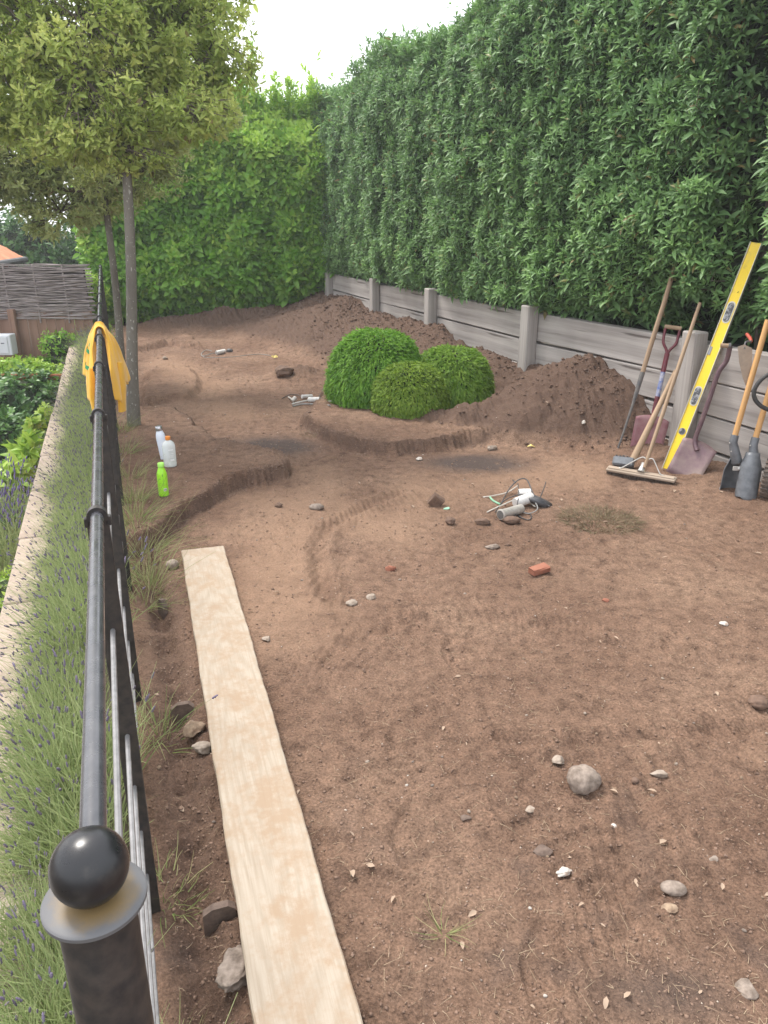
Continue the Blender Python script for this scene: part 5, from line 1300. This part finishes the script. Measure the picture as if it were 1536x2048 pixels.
for sg in (-1, 1):
    cable([al(.795), al(.83) + xr * .015 * sg, al(.88) + xr * .046 * sg, al(.94) + xr * .052 * sg, al(.985) + xr * .052 * sg], .011, "grip_arm", M['maroon_handle'], parent=sv, seg=10)
mb = MB(); mb.tube([g0 - xr * .062, g0 + xr * .062], .016, 14); mb.build("grip", M['handle_ash'], sv, smooth=True)
# sledge: thick handle and iron head
b0 = gnd(1247, 925, .05); tp_ = at(1352, 742, 5.88)
sl_ = thing("sledgehammer", b0, "thick wooden-handled hammer with a grey iron head resting on the ground behind the broom", "sledgehammer")
mb = MB(); axh = Vector((.90, -.42, 0)).normalized(); axu = (tp_ - b0).normalized(); zz_ = axh.cross(axu).normalized(); axu2 = zz_.cross(axh).normalized()
Mh = Matrix((axh, zz_, axu2)).transposed(); mb.box(b0 + axu * .0, (.155, .075, .075), Mh, .012); hd = mb.build("hammer_head", M['grey_iron'], sl_)
mb = MB()
for k in range(4): mb.box(b0 + axh * (-.055 + k * .026) + axu2 * .039, (.012, .066, .005), Mh)
mb.build("groove", M['rubber'], hd)
hb = b0 + axh * .055 + axu * .03; shaft([hb, lerp(hb, tp_, .25), lerp(hb, tp_, .6), tp_], [.028, .024, .020, .019], "handle", M['handle_ash'], sl_)
# broom
h0 = gnd(1216, 938, .045); h1 = gnd(1354, 962, .045); hc = (h0 + h1) / 2; tp_ = at(1400, 606, 5.72)
br = thing("yard_broom", hc, "wide wooden yard broom with metal brace, standing on its head among the tools", "broom")
dx = (h1 - h0).normalized(); q = dx.to_track_quat('X', 'Z'); Lb = (h1 - h0).length
b_ = MB(); b_.box((0, 0, 0), (Lb, .060, .022), None, .005); b_.box((0, 0, .0145), (Lb - .02, .034, .007), None, .003)
o = b_.build("broom_head", M['dusty_wood'], None); place_local(o, br, hc + Vector((0, .02, .0))); o.rotation_euler = q.to_euler(); o.rotation_euler.rotate_axis('X', .25); ORG[o.name] = hc
bh = o
rgb = np.random.default_rng(8); nb = 2600; s_ = rgb.uniform(-.49, .49, nb) * Lb; w_ = rgb.uniform(-.026, .026, nb)
yv_ = Vector((-dx.y, dx.x, 0)); Pb = np.array(hc + Vector((0, .02, -.008)))[None] + np.outer(s_, np.array(dx)) + np.outer(w_, np.array(yv_))
g = ribbons(Pb, np.tile([0, 0, -1.], (nb, 1)) + rgb.normal(0, .12, (nb, 3)), np.full(nb, .042), np.full(nb, .003), rgb.normal(0, .1, (nb, 3)), 1, rgb)
mesh_np("bristles", g[0], [g[2]], M['bristle'], br, attrs={'tone': g[3]})
hs = hc + dx * .02 + Vector((0, .02, .05)); shaft([hs, lerp(hs, tp_, .3), lerp(hs, tp_, .7), tp_], [.0125, .0145, .0145, .0125], "handle", M['handle_ash'], br)
mb = MB(); mb.lathe([(.030, 0), (.024, .006), (.017, .045), (.0165, .065)], hc + dx * .0 + Vector((0, .02, .018)), tuple((tp_ - hs).normalized()), 18); mb.build("socket", M['galv'], br, smooth=True)
tpb = lerp(hs, tp_, .045)
for sg in (-1, 1):
    cable([hc + dx * (.16 * sg) + Vector((0, .02, .018)), hc + dx * (.13 * sg) + Vector((0, .02, .03)), tpb + dx * (.045 * sg) + Vector((0, 0, .012)), tpb + dx * .012 * sg + Vector((0, -.005, .012))], .0042, "brace", M['galv'], parent=br, seg=8)
# spirit level
b0 = gnd(1333, 945, .012); t0 = at(1513, 486, 5.63); lv = thing("spirit_level", b0, "long yellow spirit level leaning steeply on the timber wall", "spirit level")
az_ = (t0 - b0).normalized(); LL = (t0 - b0).length; view = (Vector((0, 0, CAM_H)) - (b0 + t0) / 2).normalized()
xf = az_.cross(view).normalized()
yn = xf.cross(az_).normalized() * 1.0; yn = -yn if yn.dot(view) < 0 else yn
rotz = Matrix.Rotation(math.radians(-20), 3, az_); xf = rotz @ xf; yn = rotz @ yn
Ml = Matrix((xf, yn, az_)).transposed(); mid = (b0 + t0) / 2
mb = MB(); mb.box(mid, (.074, .016, LL), Ml, .001); mb.build("web", M['yellow_paint'], lv)
mb = MB()
for sg in (-1, 1): mb.box(mid + xf * (.0375 * sg), (.006, .030, LL + .004), Ml, .001)
mb.build("flange_edge", M['alu'], lv)
def vial(px, py, ln, wd, round_=False):
    # centre along level nearest to the photo ray
    tt = min(np.linspace(0, 1, 400), key=lambda q_: abs(_prj(b0.lerp(t0, q_))[1] - py)); c_ = b0.lerp(t0, tt) + yn * .0085
    ring = [( (ln - wd) / 2 * (1 if math.sin(a) >= 0 else -1) * (0 if round_ else 1) + wd / 2 * math.sin(a), wd / 2 * math.cos(a)) for a in np.linspace(0, 2 * math.pi, 28, endpoint=False)]
    mb = MB(); mb.slab([(x_, z_) for z_, x_ in ring], .006, c_, xf, az_); v_ = mb.build("vial_housing", M['alu'] if not round_ else M['grey_plastic'], lv)
    mb = MB(); mb.slab([(x_ * .78, z_ * .88) for z_, x_ in ring], .005, c_ + yn * .002, xf, az_); mb.build("vial", M['vial_dark'], v_)
def _prj(p_):
    d_ = p_.z - CAM_H; zc = p_.y * math.cos(PITCH) - d_ * math.sin(PITCH); yc = p_.y * math.sin(PITCH) + d_ * math.cos(PITCH); return 768 + FPX * p_.x / zc, 1024 - FPX * yc / zc
vial(1463, 625, .155, .055); vial(1392, 793, .145, .055); vial(1361, 863, .05, .05, True)
tt_ = min(np.linspace(0, 1, 400), key=lambda q_: abs(_prj(b0.lerp(t0, q_))[1] - 703)); mb = MB(); mb.box(b0.lerp(t0, tt_) + yn * .009 - xf * .028, (.024, .006, .06), Ml, .004); mb.build("centre_vial", M['grey_plastic'], lv)
# plum shovel with the bent handle
b0 = gnd(1352, 952, .02); k0 = at(1388, 888, 5.36); k1 = at(1437, 745, 5.32); g0 = at(1460, 692, 5.28)
s2 = thing("worn_shovel", b0, "worn plum-coloured shovel with a cranked steel handle, right of the yellow level", "shovel")
ay = (k0 - b0).normalized(); xr = Vector((.93, -.30, .25)); xr = (xr - ay * xr.dot(ay)).normalized()
mb = MB(); blade(mb, b0 + xr * .04, xr, (ay), .30, .115, .125, .018); o = mb.build("shovel_blade", M['worn_blade'], s2, smooth=True); sm = o.modifiers.new("t", 'SOLIDIFY'); sm.thickness = .004
kk = b0 + xr * .04 + ay * .22 + Vector((0, -.01, .01))
cable([kk, k0 + Vector((.004, 0, .03)), lerp(k0, k1, .35), lerp(k0, k1, .7), k1, lerp(k1, g0, .45) + Vector((.02, 0, 0)), g0], .0165, "shaft", M['plum_steel'], parent=s2, seg=12)
mb = MB(); dg = Vector((-.95, .25, .03)); mb.tube([g0 + dg * .01, g0 + dg * .062], .015, 12); mb.build("grip", M['handle_ash'], s2, smooth=True)
mb = MB(); mb.tube([g0 - dg * .004, g0 + dg * .012], .020, 12); mb.build("grip_cap", M['dark_iron'], s2, smooth=True)
# trowel resting on the wall top, blade hanging down the face
c_ = at(1489, 703, 5.08); tr_ = thing("pointing_trowel", c_, "rusty pointed trowel blade hanging down the wall face from the hedge edge", "trowel")
dn = (at(1494, 768, 5.06) - at(1490, 690, 5.10)).normalized(); xt = Vector((.93, -.3, 0)); 
mb = MB(); mb.slab([(-.040, -.02), (.0, -.035), (.046, -.015), (.044, .05), (.030, .15), (.006, .262), (-.020, .18), (-.036, .08)], .003, at(1489, 700, 5.05), xt, dn); mb.build("trowel_blade", M['trowel'], tr_)
q0 = at(1489, 698, 5.05); cable([q0, q0 + Vector((.01, .02, .04)), q0 + Vector((.05, .03, .045))], .006, "tang", M['dark_iron'], parent=tr_, seg=8)
mb = MB(); hq = q0 + Vector((.05, .03, .045)); mb.tube([hq, hq + Vector((.01, .04, .012)), hq + Vector((.02, .12, .03))], [.009, .012, .011], 12); mb.build("handle", M['orange_plastic'], tr_, smooth=True)
# post hole digger
d0 = gnd(1482, 1000, 0); ph = thing("post_hole_digger", d0, "post hole digger with two pale wooden handles and grey steel clam blades", "post hole digger")
Yd = 4.92
jl = at(1466, 885, Yd); jr = at(1507, 890, Yd - .03)
def clam(top, bot, wtop, wbot, depth, nm, front):
    """half-round scoop from top to bottom"""
    top = Vector(top); bot = Vector(bot); ax2 = (bot - top); L_ = ax2.length; ax2.normalize(); xx_ = Vector((1, -.1, 0)); xx_ = (xx_ - ax2 * xx_.dot(ax2)).normalized(); yy_ = ax2.cross(xx_).normalized()
    if (yy_.y > 0) == front: yy_ = -yy_
    vs = []; fs = []; NR, NA = 12, 12
    for k in range(NR + 1):
        t_ = k / NR; w_ = wtop + (wbot - wtop) * sstep(0, .35, t_)
        end = L_ * t_
        for j in range(NA + 1):
            a_ = -math.pi / 2 + math.pi * j / NA; ext = end - (.05 * (math.sin(a_) ** 2) if k == NR else 0)
            vs.append(top + ax2 * ext + xx_ * (w_ * math.sin(a_)) + yy_ * (depth * w_ * math.cos(a_)))
    for k in range(NR):
        for j in range(NA): fs.append((k * (NA + 1) + j, k * (NA + 1) + j + 1, (k + 1) * (NA + 1) + j + 1, (k + 1) * (NA + 1) + j))
    mb = MB(); mb.add(vs, fs); o = mb.build(nm, M['grey_iron'], ph, smooth=True); sm = o.modifiers.new("t", 'SOLIDIFY'); sm.thickness = .003; return o
clam(at(1474, 918, Yd), gnd(1461, 992, .0) + Vector((0, .02, 0)), .045, .068, .8, "clam_blade", False)
clam(at(1506, 905, Yd - .04), gnd(1489, 1002, .0), .042, .068, .9, "clam_blade", True)
for j_, px, py, e in ((jl, 1500, 705, 0), (jr, 1545, 705, 1)):
    top_ = at(px + 36, 640, Yd + .12); 
    mb = MB(); dirn = (at(1474 + e * 33, 925 - e * 20, Yd - .04 * e) - j_).normalized(); mb.tube([j_ + (top_ - j_).normalized() * .05, j_, j_ + dirn * .09, j_ + dirn * .14], [.026, .027, .033, .036], 14); so_ = mb.build("socket", M['grey_iron'], ph, smooth=True)
    mb = MB()
    for q_ in (.0, .06): mb.lathe([(.005, 0), (.005, .004), (.002, .006)], j_ + dirn * q_ + Vector((-.026, -.012, 0)), (-.8, -.6, 0), 8)
    mb.build("bolt", M['galv'], so_, smooth=True)
    shaft([j_, lerp(j_, top_, .5), top_], [.0185, .0185, .018], "handle", M['handle_new'], ph, 16)
mb = MB(); pv = at(1477, 937, Yd - .06); mb.box(pv, (.075, .01, .028), None, .003); mb.lathe([(.011, 0), (.011, .006), (.005, .009)], pv + Vector((0, -.005, 0)), (0, -1, 0), 12); mb.build("pivot_plate", M['galv'], ph)
# hand truck just entering at the right edge: tyre and black loop handle
wc = gnd(1548, 1005, .0) + Vector((.0, .06, .165)); ht = thing("hand_truck", (wc.x, wc.y, 0), "hand truck at the right edge with a ribbed dusty tyre and black loop handle", "hand truck")
wax = Vector((.80, -.60, 0)).normalized(); ring = []
mb = MB(); mb.lathe([(.095, -.036), (.135, -.044), (.160, -.034), (.167, 0), (.160, .034), (.135, .044), (.095, .036)], wc, tuple(wax), 40); ty = mb.build("tyre", M['tyre'], ht, smooth=True)
mb = MB(); xx_, yy_, _ = frame(wax)
for k in range(34):
    a_ = 2 * math.pi * k / 34
    for sg in (-1, 1):
        rd = xx_ * math.cos(a_) + yy_ * math.sin(a_); tg = -xx_ * math.sin(a_) + yy_ * math.cos(a_)
        Mt = Matrix((wax, tg, rd)).transposed(); mb.box(wc + rd * .161 + wax * (.022 * sg) + tg * (.004 * sg), (.042, .014, .018), Mt, .002)
mb.build("tread", M['tyre'], ty)
mb = MB(); mb.lathe([(.02, -.040), (.09, -.028), (.096, -.020), (.096, .020), (.09, .028), (.02, .040)], wc, tuple(wax), 28); mb.build("rim", M['rubber'], ht, smooth=True)
lc = at(1540, 783, 4.80); lx = Vector((.95, -.15, 0)); lz = Vector((.0, .1, 1)).normalized()
cable([lc + lx * .24 + lz * .13, lc + lx * .10 + lz * .13, lc + lx * .0 + lz * .115, lc + lx * -.065 + lz * .07, lc + lx * -.098 + lz * .0, lc + lx * -.08 + lz * -.06, lc + lx * -.02 + lz * -.105, lc + lx * .08 + lz * -.13, lc + lx * .24 + lz * -.15], .0135, "loop_handle", M['rubber'], parent=ht, seg=14)
cable([lc + lx * .24 + lz * .13, lc + lx * .27, lc + lx * .24 + lz * -.15, Vector((wc.x + .35, wc.y + .1, .25)), Vector((wc.x + .28, wc.y, .13))], .0135, "frame", M['rubber'], parent=ht, seg=12)
mb = MB(); mb.tube([wc, wc + wax * .42], .011, 12); mb.build("axle", M['dark_iron'], ht, smooth=True)

# ================================================================ LOWER GARDEN, LEFT
def blob(name, lobes, k, L, W, mat, label, cat, seedv, tone0=.2, group=None, core=True, axis=(0, 0, .5), leaves=6, origin=None, shell=.45, fold=.15, droop=.3):
    rng = np.random.default_rng(seedv); c0 = origin or (lobes[0][0], lobes[0][1], -1.15)
    t = thing(name, c0, label, cat, group); ps = []; us = []
    for (cx, cy, cz, rx, ry, rz) in lobes:
        m_ = int(k * (rx * rz + ry * rx) ); u = unit(rng.normal(size=(m_, 3))); rr = rng.uniform(shell, 1.0, m_) * (1 + .15 * perlin(u[:, 0] * 3 + cx, u[:, 2] * 3 + u[:, 1], seedv % 40))
        ps.append(np.array([cx, cy, cz]) + u * rr[:, None] * np.array([rx, ry, rz])); us.append(u)
    P = np.concatenate(ps); U = np.concatenate(us); A = U * .6 + np.array(axis) + rng.normal(0, .45, P.shape)
    tone = np.clip(rng.normal(tone0, .25, len(P)) + .4 * U[:, 2] * .5, 0, 1)
    foliage("foliage", [rosettes(P, A, leaves, L * rng.uniform(.7, 1.2, len(P)), W, tone, (30, 95), droop, .05, rng, fold)], mat, t)
    if core:
        mb = MB()
        for (cx, cy, cz, rx, ry, rz) in lobes:
            V, F = I2; V = V * np.array([rx, ry, rz]) * .62 + np.array([cx, cy, cz]); mb.add([tuple(v) for v in V], [tuple(f) for f in F])
        mb.build("shade_core", M['core'], t)  # added dark core, coloured as the plant's inner shade
    mb = MB(); cx, cy, cz = lobes[0][:3]; mb.tube([Vector((cx, cy, c0[2])), Vector((cx + .02, cy, cz))], [.025, .015], 8); mb.build("stem", M['twig'], t, smooth=True)
    return t
# wood panel fence with willow hurdle on top
def plane_fence():
    Yf = 12.3; xl, xr_ = -8.6, -4.55
    t = thing("panel_fence", ((xl + xr_) / 2, Yf, -1.15), "reddish vertical board fence below the woven willow hurdle", "fence")
    x = xl; k = 0
    while x < xr_ - .05:
        w = .145; b_ = MB(); b_.box((0, 0, 0), (w - .006, .02, 1.62), None, .003); o = b_.build("board", M['fence_wood'], None)
        place_local(o, t, (x + w / 2, Yf + random.uniform(-.004, .004), -.33), (0, random.uniform(-.006, .006), 0)); x += w
    b_ = MB(); b_.box((0, 0, 0), (.10, .10, 1.66), None, .006); o = b_.build("post", M['fence_wood'], None); place_local(o, t, (-5.76, Yf - .06, -.32))
    h = thing("willow_hurdle", ((xl + xr_) / 2, Yf, .4), "woven grey willow hurdle screen on top of the board fence", "hurdle")
    mb = MB(); rr = random.Random(4); z = .36
    while z < 1.16:
        amp = .018; ph_ = rr.random() * 6; r_ = rr.uniform(.006, .011); dz1 = rr.uniform(-.03, .03); x0 = xl; n_ = 40
        pts = [Vector((xl + (xr_ - xl + rr.uniform(-.05, .1) * (q == n_)) * q / n_, Yf - .02 + amp * math.sin(q * 1.55 + ph_) + rr.uniform(-.004, .004), z + dz1 * math.sin(q / n_ * 3 + ph_) + .006 * math.sin(q * .9 + ph_))) for q in range(n_ + 1)]
        mb.tube(pts, [r_ * (.6 + .5 * math.sin(q * .35 + ph_) ** 2) for q in range(n_ + 1)], 5); z += rr.uniform(.007, .012)
    mb.build("woven_rods", M['wicker'], h, smooth=True)
    x = xl + .1
    while x < xr_: b_ = MB(); b_.tube([(x, Yf - .02, .30), (x, Yf - .02, 1.17)], .014, 8); b_.build("stake", M['wicker'], h, smooth=True); x += .45
    b_ = MB(); b_.box(((xl + xr_) / 2, Yf + .03, .76), (xr_ - xl - .05, .012, .74)); b_.build("backing", M['wicker_dark'], h)
plane_fence()
# red-stained low boards
t = thing("low_board_fence", (-5.3, 10.2, -1.15), "low red-stained horizontal board fence behind the climbing shrub", "fence")
for k in range(3):
    b_ = MB(); b_.box((0, 0, 0), (3.4, .03, .15), None, .004); o = b_.build("board", M['fence_red'], None); place_local(o, t, (-5.95, 10.2, -.20 - k * .165), (0, 0, .0))
for x in (-4.5, -6.2): b_ = MB(); b_.box((x, 10.24, -.62), (.07, .05, 1.0), None, .004); b_.build("post", M['fence_red'], t)
# white meter box on the fence
pm = at(9, 690, 11.9); t = thing("meter_box", pm, "pale grey meter box fixed in front of the board fence", "meter box")
b_ = MB(); b_.box(pm + Vector((-.06, .08, 0)), (.34, .2, .31), None, .01); bx_ = b_.build("box_body", M['meter'], t)
b_ = MB(); b_.box(pm + Vector((-.07, -.026, .0)), (.27, .012, .25), None, .005); dr = b_.build("door", M['meter'], t)
b_ = MB(); b_.box(pm + Vector((-.01, -.034, .03)), (.05, .003, .012)); b_.build("print", M['ink'], dr)
# climbing shrub, ferny and lime plants
def at_h(px, py, z): return gnd(px, py, z)
q1 = at_h(40, 790, -.35); q2 = at_h(95, 800, -.45); q3 = at_h(10, 860, -.6)
blob("climbing_shrub", [(q1.x, q1.y, -.42, .62, .5, .42), (q2.x, q2.y, -.48, .48, .42, .40), (q3.x, q3.y, -.75, .6, .5, .42), (q1.x + .1, q1.y - .6, -.85, .6, .5, .4)], 900, .085, .055, M['ivy'], "bushy dark green shrub with lighter tips below the coping edge", "shrub", 31, .35)
q = at_h(30, 735, -.2); blob("hydrangea", [(q.x, q.y, -.20, .5, .3, .14), (q.x + .6, q.y - .1, -.25, .35, .3, .14)], 600, .09, .05, M['lime_leaf'], "light green leafy shrub growing over the red-stained boards", "shrub", 32, .3, core=False)
q = at_h(60, 905, -.3); blob("lime_shrub", [(q.x, q.y, -.30, .17, .15, .13), (q.x - .05, q.y - .35, -.42, .17, .15, .13), (q.x + .02, q.y - .1, -.55, .2, .2, .15)], 900, .17, .075, M['lime_leaf'], "lime green plant with long drooping leaves beside the coping", "plant", 33, .5, core=False, leaves=6, droop=.7)
q = at_h(95, 830, -.2); blob("yellow_sprig", [(q.x, q.y, -.18, .10, .1, .11), (q.x - .03, q.y - .3, -.22, .09, .1, .09)], 1500, .07, .04, M['lime_leaf'], "yellow-green leafy sprig leaning on the coping edge", "plant", 34, .9, core=False)
q = at_h(120, 690, .0); blob("garden_bush", [(q.x, q.y, -.05, .38, .3, .30), (q.x - .15, q.y, -.35, .5, .3, .25)], 900, .07, .035, M['laurel_leaf'], "small green bush in front of the board fence", "shrub", 35, .3)
q = at_h(20, 1040, -.5); blob("heather", [(q.x, q.y, -.6, .4, .4, .3), (q.x - .2, q.y + .8, -.7, .4, .5, .3)], 1300, .05, .010, M['ivy'], "feathery dark green plant on the lower ground at the left edge", "plant", 36, .3)
for k, (px_, py_) in enumerate(((8, 1075), (30, 1030), (-10, 1010))):
    q = gnd(px_, py_, -.45); r = put_copy(pp, (q.x, q.y, -.75), k * 1.3, (0, 0), 1.25, ("nearest", "middle", "farthest")[k] + " clump of bright purple flowering lavender on the lower ground left of the coping", "purple lavender below the coping")
q = gnd(5, 1185, -.5); blob("groundcover_plant", [(q.x, q.y, -.55, .35, .35, .2)], 2200, .05, .02, M['lime_leaf'], "bright green low plant at the left edge below the purple lavender", "plant", 37, .5)
# bright shrub between hurdle and railing
q = at(178, 590, 12.7); blob("golden_shrub", [(q.x, q.y, q.z, .30, .3, .38), (q.x - .05, q.y + .1, q.z - .6, .32, .3, .4)], 1500, .11, .026, M['lime_leaf'], "yellow-green shrub between the willow hurdle and the railing", "shrub", 38, .35)
q = at(190, 640, 11.0)
# ivy bank beyond
blob("ivy_bank", [(-8.3, 19.0, .9, 1.3, .6, 1.3), (-6.3, 18.3, .8, 1.3, .6, 1.3), (-10.2, 20.0, 1.0, 1.5, .6, 1.3), (-5.3, 16.6, .8, 1.0, .6, 1.4), (-12.5, 19.5, 1.0, 1.5, .6, 1.2)], 420, .14, .09, M['ivy'], "dark ivy-covered bank behind the willow hurdle and the tiled house", "ivy", 39, .25, leaves=5)
# small tiled house
hs_ = thing("tiled_house", (-8.6, 16.6, -1.15), "small red brick house with an orange pantile roof beyond the fence", "house")
e1 = at(48, 515, 16.5); e0 = at(-60, 538, 12.9) ; ez = e1.z
A_ = Vector((e0.x, e0.y, 0)); B_ = Vector((e1.x, e1.y, 0)); dv = (B_ - A_).normalized(); nv_ = Vector((dv.y, -dv.x, 0)); nv_ = nv_ if nv_.x > 0 else -nv_
A_ = B_ - dv * 4.6; inn = -nv_; Wd = 3.4
b_ = MB(); vs = [A_ + inn * .25 , B_ + inn * .25 - dv * .25, B_ + inn * (Wd - .25) - dv * .25, A_ + inn * (Wd - .25)]
b_.add([v + Vector((0, 0, -1.15)) for v in vs] + [v + Vector((0, 0, ez - .06)) for v in vs], [(0, 1, 5, 4), (1, 2, 6, 5), (2, 3, 7, 6), (3, 0, 4, 7)]); b_.build("wall", M['brickwall'], hs_)
b_ = MB(); b_.tube([A_ + nv_ * .02 + Vector((0, 0, ez - .04)), B_ + nv_ * .02 + Vector((0, 0, ez - .04))], .06, 8); b_.tube([B_ + dv * .02 + Vector((0, 0, ez - .04)), B_ + inn * Wd + dv * .02 + Vector((0, 0, ez - .04))], .06, 8); b_.tube([B_ - dv * .2 + inn * .2 + Vector((0, 0, ez - .06)), B_ - dv * .2 + inn * .2 + Vector((0, 0, -1.15))], .04, 8); b_.build("gutter", M['gutter'], hs_, smooth=True)
rise = 1.2
def roof_plane(o, u, L_, v, Wv, hip0, hip1):
    """corrugated hip plane: eave from o along u (length L_), rising along v"""
    vs = []; fs = []; NU, NV = 150, 14; 
    for i_ in range(NV + 1):
        t_ = i_ / NV; a_ = hip0 * t_; b2 = L_ - hip1 * t_
        for j_ in range(NU + 1):
            s_ = a_ + (b2 - a_) * j_ / NU; p_ = o + u * s_ + v * (Wv * t_) + Vector((0, 0, rise * t_ + .022 * math.sin(s_ * 2 * math.pi / .18) + .012 * ((t_ * 12) % 1)))
            vs.append(p_)
    for i_ in range(NV):
        for j_ in range(NU): a_ = i_ * (NU + 1) + j_; fs.append((a_, a_ + 1, a_ + NU + 2, a_ + NU + 1))
    return vs, fs
b_ = MB(); b_.add(*roof_plane(A_ + Vector((0, 0, ez)), dv, 4.6, inn, Wd / 2, 0, Wd / 2)); b_.add(*roof_plane(B_ + Vector((0, 0, ez)), inn, Wd, -dv, Wd / 2, Wd / 2, Wd / 2)); b_.add(*roof_plane(B_ + inn * Wd + Vector((0, 0, ez)), -dv, 4.6, -inn, Wd / 2, Wd / 2, 0)); b_.build("roof", M['tile'], hs_, smooth=True)
wq = A_ + dv * 2.9 + inn * .235; b_ = MB(); b_.box(wq + Vector((0, 0, ez - .42)), (.9, .03, .55), Matrix((dv, nv_, Vector((0, 0, 1)))).transposed()); b_.build("window", M['dark_glass'], hs_)

# ================================================================ GLARE VEIL: thin volume added to imitate lens glare
hzm = bpy.data.materials.new("glare_veil"); hzm.use_nodes = True; nt = hzm.node_tree
nt.nodes.remove(nt.nodes["Principled BSDF"]); pv_ = nt.nodes.new("ShaderNodeVolumePrincipled")
pv_.inputs['Color'].default_value = (.93, .96, 1, 1); pv_.inputs['Density'].default_value = GLARE_DENSITY; pv_.inputs['Anisotropy'].default_value = .3
nt.links.new(pv_.outputs[0], nt.nodes["Material Output"].inputs['Volume'])
mb = MB(); mb.box((-2, 8, 2.3), (60, 46, 8.9)); o = mb.build("glare_volume", hzm); tag(o, kind='stuff')
